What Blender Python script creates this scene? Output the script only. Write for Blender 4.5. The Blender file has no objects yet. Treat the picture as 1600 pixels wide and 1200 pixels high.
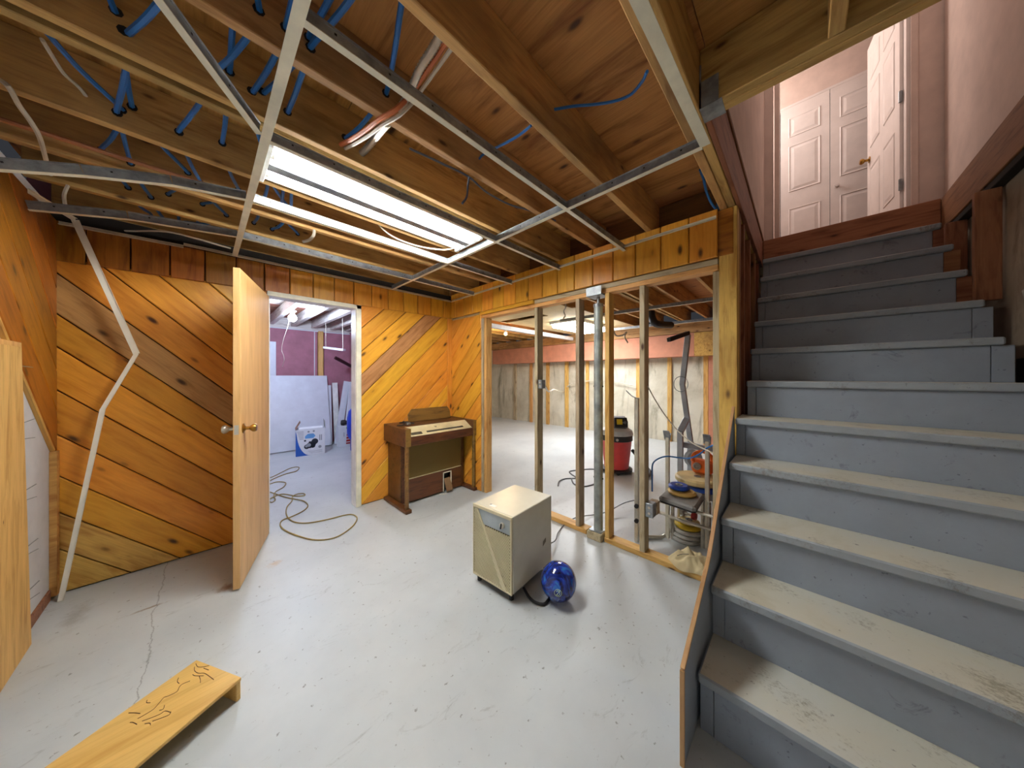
import bpy, bmesh, math, random
from mathutils import Vector as V, Matrix as Mx
S = bpy.context.scene
COL = S.collection
rnd = random.Random(7)
PI = math.pi

# ------------------------------------------------------------------ camera, world, exposure
YAW = math.atan(451 / 466.7)
FW = V((math.cos(YAW), math.sin(YAW), 0))
cam = bpy.data.cameras.new('camera')
cam.sensor_width = 36
cam.lens = 466.7 / 1600 * 36
cam.shift_y = -12 / 1600
cam.clip_start = .02
camo = bpy.data.objects.new('camera', cam)
COL.objects.link(camo)
camo.location = (0, 0, 1.36)
camo.rotation_euler = (PI / 2, 0, YAW - PI / 2)
S.camera = camo
wd = bpy.data.worlds.new('world')
S.world = wd
wd.use_nodes = True
wd.node_tree.nodes['Background'].inputs[0].default_value = (.8, .85, 1, 1)
wd.node_tree.nodes['Background'].inputs[1].default_value = .02
S.view_settings.view_transform = 'Standard'
S.view_settings.look = 'None'
S.view_settings.gamma = 1
S.view_settings.use_curve_mapping = False
S.view_settings.exposure = 0.95
TUBE_POWER = 62       # emission of the fluorescent tubes in the room
WORKSHOP_POWER = 200   # troffer in the workshop
STORE_BULB = 165       # watts, bare bulb in the store room
WARM_BULB = 90
HALL_LAMP = 17
# photographed pixel -> ray, used only to read positions off the photograph
RT = V((math.sin(YAW), -math.cos(YAW), 0))
def ray(px, py):
    return FW + RT * ((px - 800) / 466.7) + V((0, 0, (588 - py) / 466.7))
def onz(px, py, z):
    d = ray(px, py); return V((0, 0, 1.36)) + d * ((z - 1.36) / d.z)
def onx(px, py, x):
    d = ray(px, py); return V((0, 0, 1.36)) + d * (x / d.x)
def ony(px, py, y):
    d = ray(px, py); return V((0, 0, 1.36)) + d * (y / d.y)
def dep(px, py, w):
    return V((0, 0, 1.36)) + ray(px, py) * w

# ------------------------------------------------------------------ helpers
WM = {}
def link(o, parent=None, M=None):
    M = M or Mx()
    COL.objects.link(o)
    WM[o.name] = M
    if parent is not None:
        o.parent = parent
        o.matrix_basis = WM[parent.name].inverted() @ M
    else:
        o.matrix_basis = M
    return o
def tag(o, label=None, cat=None, group=None, kind=None):
    if label: o['label'] = label
    if cat: o['category'] = cat
    if group: o['group'] = group
    if kind: o['kind'] = kind
    return o
def empty(name, loc, label=None, cat=None, group=None, kind=None, rz=0, parent=None):
    o = bpy.data.objects.new(name, None)
    o.empty_display_size = .1
    link(o, parent, Mx.Translation(V(loc)) @ Mx.Rotation(rz, 4, 'Z'))
    return tag(o, label, cat, group, kind)
def frame(o, ex, ey, ez=None):
    ex = V(ex).normalized(); ey = V(ey)
    ez = ex.cross(ey).normalized() if ez is None else V(ez).normalized()
    ey = ez.cross(ex)
    M = Mx.Identity(4)
    for i in range(3):
        M[i][0], M[i][1], M[i][2], M[i][3] = ex[i], ey[i], ez[i], o[i]
    return M
def build(name, bm, mat, parent=None, M=None, smooth=False):
    """bm holds world coordinates; the object gets frame M (or its base centre)."""
    if M is None:
        xs = [v.co for v in bm.verts]
        lo = [min(c[i] for c in xs) for i in range(3)]; hi = [max(c[i] for c in xs) for i in range(3)]
        M = Mx.Translation(V(((lo[0] + hi[0]) / 2, (lo[1] + hi[1]) / 2, lo[2])))
    bm.transform(M.inverted())
    bmesh.ops.recalc_face_normals(bm, faces=bm.faces)
    me = bpy.data.meshes.new(name)
    bm.to_mesh(me); bm.free()
    me.materials.append(mat)
    if smooth:
        for p in me.polygons: p.use_smooth = True
        if smooth != 'all':
            try: me.set_sharp_from_angle(angle=math.radians(40))
            except Exception: pass
    return link(bpy.data.objects.new(name, me), parent, M)
def NB(): return bmesh.new()
def merge(bm, b2):
    me = bpy.data.meshes.new('t'); b2.to_mesh(me); b2.free(); bm.from_mesh(me); bpy.data.meshes.remove(me)
def obox(bm, M, sx, sy, sz, bev=0):
    b = bmesh.new()
    bmesh.ops.create_cube(b, size=1)
    bmesh.ops.scale(b, vec=(sx, sy, sz), verts=b.verts)
    if bev: bmesh.ops.bevel(b, geom=list(b.edges), offset=bev, segments=1, affect='EDGES', profile=.5)
    b.transform(M)
    merge(bm, b)
    return bm
def box(bm, x0, y0, z0, x1, y1, z1, bev=0):
    return obox(bm, Mx.Translation(V(((x0 + x1) / 2, (y0 + y1) / 2, (z0 + z1) / 2))), abs(x1 - x0), abs(y1 - y0), abs(z1 - z0), bev)
def tube(bm, pts, r, n=8, closed=False, cap=True):
    P = [V(p) for p in pts]
    m = len(P)
    rs = r if isinstance(r, (list, tuple)) else [r] * m
    rings = []; u = None
    for i in range(m):
        a = P[(i - 1) % m] if (i or closed) else P[0]
        b = P[(i + 1) % m] if (i < m - 1 or closed) else P[-1]
        t = (b - a)
        t = t.normalized() if t.length > 1e-9 else V((0, 0, 1))
        if u is None:
            u = t.orthogonal().normalized()
        else:
            u = u - t * u.dot(t)
            u = u.normalized() if u.length > 1e-6 else t.orthogonal().normalized()
        w = t.cross(u)
        rings.append([bm.verts.new(P[i] + (u * math.cos(2 * PI * k / n) + w * math.sin(2 * PI * k / n)) * rs[i]) for k in range(n)])
    for i in range(m if closed else m - 1):
        A, B = rings[i], rings[(i + 1) % m]
        for k in range(n):
            bm.faces.new((A[k], A[(k + 1) % n], B[(k + 1) % n], B[k]))
    if cap and not closed:
        bm.faces.new(rings[0][::-1]); bm.faces.new(rings[-1])
    return bm
def spline(pts, k=6, closed=False):
    P = [V(p) for p in pts]; out = []; m = len(P)
    for i in range(m if closed else m - 1):
        g = (lambda j: P[j % m]) if closed else (lambda j: P[max(0, min(m - 1, j))])
        a, b, c, d = g(i - 1), g(i), g(i + 1), g(i + 2)
        for s in range(k):
            t = s / k
            out.append(.5 * ((2 * b) + (c - a) * t + (2 * a - 5 * b + 4 * c - d) * t * t + (3 * b - a - 3 * c + d) * t ** 3))
    if not closed: out.append(P[-1])
    return out
def lathe(bm, prof, M, n=24, cap=True):
    rings = [[bm.verts.new(M @ V((r * math.cos(2 * PI * k / n), r * math.sin(2 * PI * k / n), z))) for k in range(n)] for r, z in prof]
    for A, B in zip(rings, rings[1:]):
        for k in range(n): bm.faces.new((A[k], A[(k + 1) % n], B[(k + 1) % n], B[k]))
    if cap:
        bm.faces.new(rings[0][::-1]); bm.faces.new(rings[-1])
    return bm
def prism(bm, M, poly, h, cham=0):
    """convex polygon in the xy plane of M extruded along +z by h, the front edge chamfered"""
    n = len(poly)
    c = V((sum(p[0] for p in poly) / n, sum(p[1] for p in poly) / n))
    def inset(d):
        if not d: return poly
        area = sum(poly[i][0] * poly[(i + 1) % n][1] - poly[(i + 1) % n][0] * poly[i][1] for i in range(n))
        sg = 1 if area > 0 else -1
        L = []
        for i in range(n):
            a, b = V(poly[i]), V(poly[(i + 1) % n]); t = (b - a).normalized(); nn = V((-t.y, t.x)) * sg
            L.append((a + nn * d, t))
        out = []
        for i in range(n):
            (p, t), (q, s) = L[i - 1], L[i]
            den = t.x * s.y - t.y * s.x
            if abs(den) < 1e-6: out.append(tuple(q)); continue
            k = ((q - p).x * s.y - (q - p).y * s.x) / den
            out.append(tuple(p + t * k))
        return out
    rings = []
    for pl, z in ([(poly, 0), (poly, h - cham), (inset(cham), h)] if cham else [(poly, 0), (poly, h)]):
        rings.append([bm.verts.new(M @ V((x, y, z))) for x, y in pl])
    for A, B in zip(rings, rings[1:]):
        for k in range(n): bm.faces.new((A[k], A[(k + 1) % n], B[(k + 1) % n], B[k]))
    bm.faces.new(rings[0][::-1]); bm.faces.new(rings[-1])
    return bm
def clip(poly, a, b, c):
    """keep a*x+b*y<=c"""
    out = []
    for i in range(len(poly)):
        p, q = poly[i], poly[(i + 1) % len(poly)]
        dp, dq = a * p[0] + b * p[1] - c, a * q[0] + b * q[1] - c
        if dp <= 0: out.append(p)
        if dp * dq < 0:
            t = dp / (dp - dq); out.append((p[0] + (q[0] - p[0]) * t, p[1] + (q[1] - p[1]) * t))
    return out
def area(poly):
    return abs(sum(poly[i][0] * poly[(i + 1) % len(poly)][1] - poly[(i + 1) % len(poly)][0] * poly[i][1] for i in range(len(poly)))) / 2
def lumber(name, p0, p1, w, h, mat, parent=None, up=(0, 0, 1), bev=.003):
    p0, p1 = V(p0), V(p1)
    L = (p1 - p0).length
    ex = (p1 - p0).normalized()
    upv = V(up)
    if abs(upv.normalized().dot(ex)) > .999: upv = V((0, 1, 0))
    ey = upv.cross(ex)
    M = frame((p0 + p1) / 2, ex, ey)
    bm = obox(NB(), M, L, w, h, bev)
    return build(name, bm, mat, parent, M)
def tubeobj(name, pts, r, mat, parent=None, n=8, closed=False):
    return build(name, tube(NB(), pts, r, n, closed), mat, parent, smooth=True)
def boards(name, parent, O, eu, ev, poly, ang, seams, th, matf, gap=.003, cham=.005):
    """tile a convex wall polygon (u,v) with boards running at angle ang; seams are offsets across the run"""
    O, eu, ev = V(O), V(eu), V(ev)
    ca, sa = math.cos(ang), math.sin(ang)
    ex = eu * ca + ev * sa; ey = ev * ca - eu * sa
    rp = [(u * ca + v * sa, v * ca - u * sa) for u, v in poly]
    out = []
    for k, (t0, t1) in enumerate(zip(seams, seams[1:])):
        q = clip(clip(rp, 0, 1, t1 - gap), 0, -1, -t0 - gap)
        if len(q) < 3: continue
        # drop coincident corners
        q = [p for i, p in enumerate(q) if math.dist(p, q[i - 1]) > .004]
        if len(q) < 3 or area(q) < .0006: continue
        cx = sum(p[0] for p in q) / len(q); cy = (t0 + t1) / 2
        q = [(x - cx, y - cy) for x, y in q]
        M = frame(O + ex * cx + ey * cy, ex, ey)
        thk = th + rnd.uniform(-.001, .001)
        out.append(build(name, prism(NB(), M, q, thk, cham if area(q) > .004 else 0), matf(k), parent, M))
    return out

# ------------------------------------------------------------------ materials
def lin(c):
    return tuple((v / 255 / 12.92) if v / 255 <= .04045 else ((v / 255 + .055) / 1.055) ** 2.4 for v in c) + (1,)
class N:
    def __init__(s, name, rough=.6, metal=0, spec=.5):
        s.m = bpy.data.materials.new(name); s.m.use_nodes = True
        s.t = s.m.node_tree; s.b = s.t.nodes['Principled BSDF']
        s.b.inputs['Roughness'].default_value = rough
        s.b.inputs['Metallic'].default_value = metal
        s.b.inputs['Specular IOR Level'].default_value = spec
    def n(s, typ, **kw):
        nd = s.t.nodes.new(typ)
        for k, v in kw.items():
            if k.startswith('i_'): nd.inputs[k[2:].replace('_', ' ')].default_value = v
            else: setattr(nd, k, v)
        return nd
    def l(s, a, b): s.t.links.new(a, b)
    def coords(s, scale=(1, 1, 1), rand=True):
        tc = s.n('ShaderNodeTexCoord'); mp = s.n('ShaderNodeMapping')
        mp.inputs['Scale'].default_value = scale
        s.l(tc.outputs['Object'], mp.inputs['Vector'])
        if rand:
            oi = s.n('ShaderNodeObjectInfo'); mu = s.n('ShaderNodeVectorMath', operation='SCALE')
            mu.inputs[0].default_value = (37, 51, 23)
            s.l(oi.outputs['Random'], mu.inputs['Scale'])
            ad = s.n('ShaderNodeVectorMath', operation='ADD')
            s.l(mp.outputs['Vector'], ad.inputs[0]); s.l(mu.outputs['Vector'], ad.inputs[1])
            return ad.outputs['Vector']
        return mp.outputs['Vector']
    def noise(s, vec, scale=5, detail=4, rough=.55, dist=0):
        nd = s.n('ShaderNodeTexNoise', i_Scale=scale, i_Detail=detail, i_Roughness=rough, i_Distortion=dist)
        s.l(vec, nd.inputs['Vector']); return nd.outputs['Fac']
    def ramp(s, fac, stops):
        r = s.n('ShaderNodeValToRGB'); e = r.color_ramp.elements
        while len(e) < len(stops): e.new(.5)
        for el, (p, c) in zip(e, stops):
            el.position = p; el.color = c if len(c) == 4 else lin(c)
        s.l(fac, r.inputs['Fac']); return r.outputs['Color']
    def mix(s, fac, a, b, blend='MIX'):
        m = s.n('ShaderNodeMix', data_type='RGBA', blend_type=blend)
        for sock, v in ((0, fac), (6, a), (7, b)):
            if isinstance(v, (int, float)): m.inputs[sock].default_value = v
            elif isinstance(v, tuple): m.inputs[sock].default_value = v if len(v) == 4 else lin(v)
            else: s.l(v, m.inputs[sock])
        return m.outputs[2]
    def color(s, c):
        if isinstance(c, tuple): s.b.inputs['Base Color'].default_value = c if len(c) == 4 else lin(c)
        else: s.l(c, s.b.inputs['Base Color'])
        return s
    def bump(s, h, strength=.3, dist=.01):
        b = s.n('ShaderNodeBump', i_Strength=strength, i_Distance=dist)
        s.l(h, b.inputs['Height']); s.l(b.outputs['Normal'], s.b.inputs['Normal']); return s
    def vary(s, col, amt=.25, hue=.015):
        oi = s.n('ShaderNodeObjectInfo'); h = s.n('ShaderNodeHueSaturation')
        mr = s.n('ShaderNodeMapRange'); mr.inputs['To Min'].default_value = 1 - amt; mr.inputs['To Max'].default_value = 1 + amt
        s.l(oi.outputs['Random'], mr.inputs['Value']); s.l(mr.outputs['Result'], h.inputs['Value'])
        ma = s.n('ShaderNodeMath', operation='MULTIPLY_ADD'); ma.inputs[1].default_value = 7.31; ma.inputs[2].default_value = .1
        s.l(oi.outputs['Random'], ma.inputs[0])
        fr = s.n('ShaderNodeMath', operation='FRACT'); s.l(ma.outputs[0], fr.inputs[0])
        m2 = s.n('ShaderNodeMapRange'); m2.inputs['To Min'].default_value = .5 - hue; m2.inputs['To Max'].default_value = .5 + hue
        s.l(fr.outputs[0], m2.inputs['Value']); s.l(m2.outputs['Result'], h.inputs['Hue'])
        s.l(col, h.inputs['Color']); return h.outputs['Color']

def wood(name, light, dark, knots=0.0, rough=.5, var=.15, grain=1.0, knotcol=(60, 30, 12), stain=None, bump=.15, spec=.4):
    m = N(name, rough, spec=spec)
    v = m.coords((2.2 * grain, 16 * grain, 16 * grain))
    g = m.noise(v, 1.6, 5, .6, .6)
    fine = m.noise(m.coords((3, 90, 90)), 1.5, 3, .6)
    c = m.ramp(g, [(.3, dark), (.5, light), (.72, tuple(min(255, int(x * 1.06)) for x in light))])
    c = m.mix(m.ramp(fine, [(.35, (0, 0, 0, 1)), (.7, (.35, .35, .35, 1))]), c, dark)
    if knots:
        vo = m.n('ShaderNodeTexVoronoi', feature='F1', i_Scale=1.0)
        vv = m.coords((3.6, 8.5, 8.5)); m.l(vv, vo.inputs['Vector'])
        vo.inputs['Randomness'].default_value = 1
        k = m.ramp(vo.outputs['Distance'], [(0, (1, 1, 1, 1)), (.07 * knots, (.9, .9, .9, 1)), (.16 * knots, (0, 0, 0, 1))])
        k2 = m.ramp(vo.outputs['Distance'], [(.1 * knots, (.55, .55, .55, 1)), (.34 * knots, (0, 0, 0, 1))])
        c = m.mix(k2, c, dark)
        c = m.mix(k, c, knotcol)
    if stain:
        st = m.noise(m.coords((1.2, 2.5, 2.5)), 1.3, 4, .6)
        c = m.mix(m.ramp(st, [(.48, (0, 0, 0, 1)), (.72, (.7, .7, .7, 1))]), c, stain)
    c = m.vary(c, var, .012)
    m.color(c).bump(fine, bump, .002)
    return m.m
def plain(name, col, rough=.5, metal=0, var=0.06, scale=6, spec=.5, bump=0):
    m = N(name, rough, metal, spec)
    f = m.noise(m.coords(), scale, 5, .6)
    d = tuple(int(x * (1 - var * 1.6)) for x in col); h = tuple(min(255, int(x * (1 + var))) for x in col)
    m.color(m.ramp(f, [(.3, d), (.7, h)]))
    if bump: m.bump(m.noise(m.coords(), scale * 12, 4), bump, .003)
    return m.m
def emit(name, col, power):
    m = N(name); m.color(col)
    m.b.inputs['Emission Color'].default_value = lin(col); m.b.inputs['Emission Strength'].default_value = power
    return m.m
def dirty(name, base, mark, amount=.62, rough=.55, worn=None, scale=4, speck=True, bump=.1):
    m = N(name, rough)
    f = m.noise(m.coords((1, 1, 1)), scale, 8, .65)
    c = m.ramp(f, [(.3, tuple(int(x * .93) for x in base)), (.65, base)])
    if worn:
        w = m.noise(m.coords((1.2, 1.2, 1.2)), 2.2, 6, .6, .3)
        c = m.mix(m.ramp(w, [(.42, (0, 0, 0, 1)), (.62, (.85, .85, .85, 1))]), c, worn)
    d = m.noise(m.coords((1, 1, 1)), scale * 2.3, 8, .75, .8)
    c = m.mix(m.ramp(d, [(amount, (0, 0, 0, 1)), (amount + .12, (.75, .75, .75, 1))]), c, mark)
    if speck:
        sp = m.noise(m.coords(), 60, 2, .5)
        c = m.mix(m.ramp(sp, [(.7, (0, 0, 0, 1)), (.76, (.6, .6, .6, 1))]), c, mark)
    m.color(c).bump(f, bump, .006)
    return m.m

PINE = wood('varnished_pine', (222, 158, 56), (202, 132, 38), 1.0, .36, .13)
PINE_GREY = wood('weathered_pine', (190, 140, 88), (150, 102, 56), 1.0, .5, .06)
PINE_DARK = wood('dark_varnished_pine', (176, 112, 36), (130, 74, 18), 1.0, .4, .12)
PINE_RAW = wood('raw_pine', (214, 172, 92), (170, 118, 48), .9, .6, .1, stain=(150, 110, 60))
JOIST = wood('joist_wood', (204, 162, 100), (158, 114, 62), .7, .65, .12, stain=(112, 86, 56))
STUD = wood('stud_wood', (220, 176, 104), (176, 122, 56), .7, .6, .1)
STUD_GREY = wood('grey_stud_wood', (184, 170, 140), (132, 112, 82), .8, .7, .1)
STUD_RED = wood('red_brown_lumber', (158, 108, 74), (112, 70, 44), .7, .6, .1)
FURRING = wood('furring_wood', (212, 166, 96), (170, 116, 56), .7, .65, .12)
PLY = wood('plywood', (190, 134, 72), (128, 78, 34), .9, .65, .1, grain=.45)
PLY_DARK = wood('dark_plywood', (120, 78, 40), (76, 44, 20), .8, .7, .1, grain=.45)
BIRCH = wood('birch_veneer', (220, 184, 118), (204, 162, 92), 0, .42, .02, grain=.7, bump=.05)
WALNUT = wood('walnut_veneer', (96, 58, 30), (54, 30, 14), 0, .42, .06)
GILT = wood('worn_walnut_edge', (128, 92, 44), (84, 54, 22), 0, .45, .06)
SKIRT = wood('skirt_edge_wood', (192, 152, 106), (148, 106, 66), 0, .55, .05)
BOXWOOD = wood('oiled_board', (222, 180, 106), (198, 146, 72), 0, .45, .04, grain=.6)
STORE_WOOD = wood('whitewashed_wood', (222, 214, 206), (178, 162, 150), .5, .7, .06)
STORE_PLANK = wood('red_plank', (150, 96, 74), (104, 62, 46), .5, .7, .1)

RISER = dirty('stair_riser_paint', (152, 163, 177), (66, 70, 80), .6, .5)
def tread_paint():
    # blue-grey paint, walked through to a pale dirty beige on the flat of each step
    m = N('stair_tread_paint', .55)
    f = m.noise(m.coords(), 4, 8, .65)
    paint = m.ramp(f, [(.3, (142, 152, 162)), (.65, (162, 171, 178))])
    w = m.noise(m.coords((1.1, 1.1, 1.1)), 2.4, 6, .6, .3)
    worn = m.ramp(w, [(.3, (204, 206, 198)), (.55, (206, 204, 188)), (.75, (184, 178, 154))])
    tc = m.n('ShaderNodeTexCoord'); sx = m.n('ShaderNodeSeparateXYZ'); m.l(tc.outputs['Normal'], sx.inputs[0])
    c = m.mix(m.ramp(sx.outputs['Z'], [(.75, (0, 0, 0, 1)), (.95, (1, 1, 1, 1))]), paint, worn)
    big = m.noise(m.coords((1, 1, 1)), 5, 3, .5); fine = m.noise(m.coords((1.6, 2.2, 1)), 34, 8, .8)
    mu = m.n('ShaderNodeMath', operation='MULTIPLY'); m.l(big, mu.inputs[0]); m.l(fine, mu.inputs[1])
    c = m.mix(m.ramp(mu.outputs[0], [(.3, (0, 0, 0, 1)), (.4, (.6, .6, .6, 1))]), c, (104, 94, 66))
    sp = m.noise(m.coords(), 44, 3, .6)
    c = m.mix(m.ramp(sp, [(.68, (0, 0, 0, 1)), (.74, (.6, .6, .6, 1))]), c, (70, 66, 58))
    m.color(c).bump(fine, .12, .004)
    return m.m
TREAD = tread_paint()
FLOOR = None
CREAM = plain('cream_enamel', (232, 228, 206), .4)
WHITE = plain('white_enamel', (240, 240, 236), .35)
GALV = plain('galvanised_steel', (150, 156, 160), .42, .3, .12, 20)
STEEL = plain('painted_post_steel', (150, 158, 156), .5, .3, .14, 9)
CHROME = plain('dull_chrome', (206, 202, 190), .3, .55, .06, 14)
BRASS = plain('brass', (170, 130, 60), .28, .9)
BLACK = plain('black_rubber', (24, 24, 26), .55)
DARK = plain('dark_gap', (28, 20, 14), .9)
BLUEC = plain('blue_cable', (34, 106, 176), .4)
GREYBLUEC = plain('grey_blue_cable', (60, 70, 92), .45)
WHITEC = plain('white_cable', (206, 198, 180), .5)
ORANGEC = plain('orange_cable', (206, 116, 70), .5)
YELLOWC = plain('yellow_cord', (150, 128, 62), .5)
GREYC = plain('grey_cord', (92, 96, 100), .5)
COPPER = plain('copper_pipe', (186, 130, 96), .35, .6)
DRYWALL = plain('drywall_face', (214, 216, 220), .8, 0, .03, bump=.05)
PINKWALL = plain('pink_hall_wall', (226, 206, 196), .8, 0, .03)
HALLDOOR = plain('white_hall_door', (236, 228, 224), .5, 0, .02)
MAROON = plain('maroon_wall', (170, 112, 126), .75, 0, .05)
SALMON = plain('salmon_drywall', (206, 140, 112), .8, 0, .04)
def concrete_floor():
    m = N('painted_concrete_floor', .42)
    v = m.coords(rand=False)
    big = m.noise(v, .9, 6, .6)
    c = m.ramp(big, [(.3, (178, 184, 187)), (.7, (204, 209, 209))])
    scuff = m.noise(m.coords((1, 2.4, 1), False), 5, 9, .78, 1.2)
    c = m.mix(m.ramp(scuff, [(.58, (0, 0, 0, 1)), (.72, (.6, .6, .6, 1))]), c, (124, 126, 124))
    sp = m.noise(v, 34, 3, .6)
    c = m.mix(m.ramp(sp, [(.66, (0, 0, 0, 1)), (.72, (.7, .7, .7, 1))]), c, (104, 102, 96))
    # rust-brown stains near the hinge side of the door and the left wall
    tc = m.n('ShaderNodeTexCoord')
    def spot(x, y, rx, ry, col, s, cur, thr=.4):
        mp = m.n('ShaderNodeMapping'); mp.inputs['Location'].default_value = (-x / rx, -y / ry, 0); mp.inputs['Scale'].default_value = (1 / rx, 1 / ry, 0)
        m.l(tc.outputs['Object'], mp.inputs['Vector'])
        ln = m.n('ShaderNodeVectorMath', operation='LENGTH'); m.l(mp.outputs['Vector'], ln.inputs[0])
        ad = m.n('ShaderNodeMath', operation='MULTIPLY_ADD'); ad.inputs[1].default_value = 1.1
        m.l(m.noise(v, 16, 5, .7), ad.inputs[0]); m.l(ln.outputs['Value'], ad.inputs[2])
        return m.mix(m.ramp(ad.outputs[0], [(.62, (s, s, s, 1)), (1.25, (0, 0, 0, 1))]), cur, col)
    c = spot(.12, 2.66, .16, .1, (120, 84, 46), .8, c)
    c = spot(.36, 2.75, .12, .1, (186, 150, 96), .6, c)
    c = spot(-.22, 2.75, .2, .03, (128, 108, 84), .9, c)
    c = spot(-.5, 2.95, .12, .4, (120, 116, 108), .4, c)
    # old hairline crack running towards the back wall
    sx = m.n('ShaderNodeSeparateXYZ'); m.l(tc.outputs['Object'], sx.inputs[0])
    wob = m.n('ShaderNodeMath', operation='MULTIPLY_ADD'); wob.inputs[1].default_value = .09; m.l(m.noise(v, 3.5, 6, .7), wob.inputs[0]); m.l(sx.outputs['X'], wob.inputs[2])
    cr = m.n('ShaderNodeMath', operation='ADD'); cr.inputs[1].default_value = .145; m.l(wob.outputs[0], cr.inputs[0])
    ab = m.n('ShaderNodeMath', operation='ABSOLUTE'); m.l(cr.outputs[0], ab.inputs[0])
    c = m.mix(m.ramp(ab.outputs[0], [(.0, (.7, .7, .7, 1)), (.004, (0, 0, 0, 1))]), c, (110, 112, 112))
    m.color(c).bump(m.noise(v, 40, 6, .6), .12, .004)
    return m.m
FLOOR = concrete_floor()
def concrete_wall(name, a, b, stain):
    m = N(name, .9)
    f = m.noise(m.coords(rand=False), 1.3, 8, .65, .4)
    c = m.ramp(f, [(.32, b), (.6, a)])
    st = m.noise(m.coords((2.5, 2.5, .5), False), 1.6, 8, .7, .6)
    c = m.mix(m.ramp(st, [(.54, (0, 0, 0, 1)), (.68, (.75, .75, .75, 1))]), c, stain)
    m.color(c).bump(m.noise(m.coords(rand=False), 18, 8, .65), .3, .01)
    return m.m
CONC = concrete_wall('poured_concrete', (214, 208, 190), (180, 172, 150), (110, 104, 82))
CONC_STAIR = concrete_wall('stair_concrete', (182, 166, 146), (150, 134, 114), (104, 92, 76))

PALE = wood('pale_pine', (222, 180, 110), (190, 140, 74), .25, .6, .06)

# ================================================================== SETTING
def B1(name, parent, mat, *a, **k):
    return build(name, box(NB(), *a, **k), mat, parent)
fl = build('floor', box(NB(), -1, -1.3, -.12, 7.3, 8, 0), FLOOR, None, Mx())
tag(fl, 'pale grey painted concrete basement floor with scuffs and stains', 'floor', kind='structure')
# a raised hairline crack filler running over the floor on the left
ZV = (0, 0, 1)
Q45 = math.radians(45)

# ---- back wall with diagonal pine boards
wb = empty('wall_back', (.8, 3.34, 0), 'back wall clad in diagonal varnished knotty pine boards around the doorway', 'wall', kind='structure')
B1('backing', wb, DARK, -.66, 3.339, 0, .385, 3.44, 2.42)  # near-black and carried above the frieze to keep the gap there dark
B1('backing', wb, DARK, 1.165, 3.339, 0, 2.289, 3.44, 2.42)
B1('backing', wb, DARK, .385, 3.339, 2.1, 1.165, 3.44, 2.42)
def pmat(special):
    return lambda k: special.get(k, PINE)
so = [-.6, -.42, -.24, -.08, .08, .26, .455, .645, .79, .97, 1.15, 1.32, 1.5, 1.68, 1.86]
boards('board', wb, (0, 3.338, 0), (1, 0, 0), ZV, [(-.655, .008), (.382, .008), (.382, 2.1), (-.655, 2.1)], -Q45, so, .018,
       lambda k: {1: PINE_RAW, 2: PINE_RAW, 0: PINE_RAW, 8: PINE_GREY}.get(k, PINE))
so = [-1.66, -1.5, -1.33, -1.16, -.99, -.82, -.69, -.55, -.357, -.177, -.006, .153, .325, .5, .67, .84]
boards('board', wb, (0, 3.338, 0), (1, 0, 0), ZV, [(1.15, .008), (2.287, .008), (2.287, 2.12), (1.15, 2.12)], Q45, so, .018,
       lambda k: {10: PINE_GREY}.get(k, PINE))
boards('frieze_board', wb, (0, 3.322, 0), (1, 0, 0), ZV, [(-.655, 2.078), (2.283, 2.118), (2.283, 2.335), (-.655, 2.325)], PI / 2,
       [-2.285 + .178 * k - .04 for k in range(18)], .018, lambda k: PINE_DARK if k > 9 else PINE)  # left boards in darker pine, the falloff of light put into their colour
lumber('corner_strip', (2.245, 3.3, .01), (2.245, 3.3, 2.11), .02, .07, PINE, wb, up=(1, 0, 0))

# ---- right stud wall
wr = empty('wall_right', (2.33, 1.8, 0), 'open stud partition with pine boarding at its back end and frieze above', 'wall', kind='structure')
B1('backing', wr, DARK, 2.291, 2.72, 0, 2.375, 3.335, 2.04)
boards('board', wr, (2.29, 0, 0), (0, -1, 0), ZV, [(-3.315, .008), (-2.705, .008), (-2.705, 2.09), (-3.315, 2.09)], Q45,
       [.25 + .178 * k for k in range(-3, 24)], .018, lambda k: PINE)
boards('frieze_board', wr, (2.284, 0, 0), (0, -1, 0), ZV, [(-3.303, 2.12), (-.38, 2.12), (-.38, 2.425), (-3.303, 2.425)], PI / 2,
       [.38 + .178 * k - .018 for k in range(18)], .018, lambda k: PINE)
lumber('header_beam', (2.335, .3, 2.27), (2.335, 3.335, 2.27), .096, .29, PINE_DARK, wr)
lumber('ledger_strip', (2.283, 1.9, 2.098), (2.283, 2.72, 2.098), .04, .035, PINE, wr)
lumber('top_plate', (2.335, .38, 2.0985), (2.335, 3.33, 2.0985), .089, .037, STUD_GREY, wr)
lumber('top_plate', (2.335, .38, 2.061), (2.335, 3.33, 2.061), .089, .036, STUD, wr)
for y, mt in ((.857, STUD_GREY), (1.136, STUD), (1.414, STUD_GREY), (1.884, STUD_GREY), (2.65, STUD)):
    lumber('stud', (2.335, y, .04 if y < 1.6 else 0), (2.335, y, 2.042), .038, .089, mt, wr, up=(1, 0, 0))
lumber('jamb_board', (2.315, 2.69, 0), (2.315, 2.69, 2.042), .034, .07, STUD_GREY, wr, up=(1, 0, 0))
lumber('sole_plate', (2.335, .41, .02), (2.335, 1.16, .02), .092, .039, STUD, wr)
lumber('sole_plate', (2.335, 1.325, .02), (2.335, 1.86, .02), .092, .039, STUD, wr)
lumber('corner_post', (2.335, .328, 0), (2.335, .328, 2.418), .094, .089, PINE_RAW, wr, up=(1, 0, 0))
lumber('corner_stud', (2.36, .395, 0), (2.36, .395, 2.042), .036, .089, STUD_GREY, wr, up=(1, 0, 0))

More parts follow.
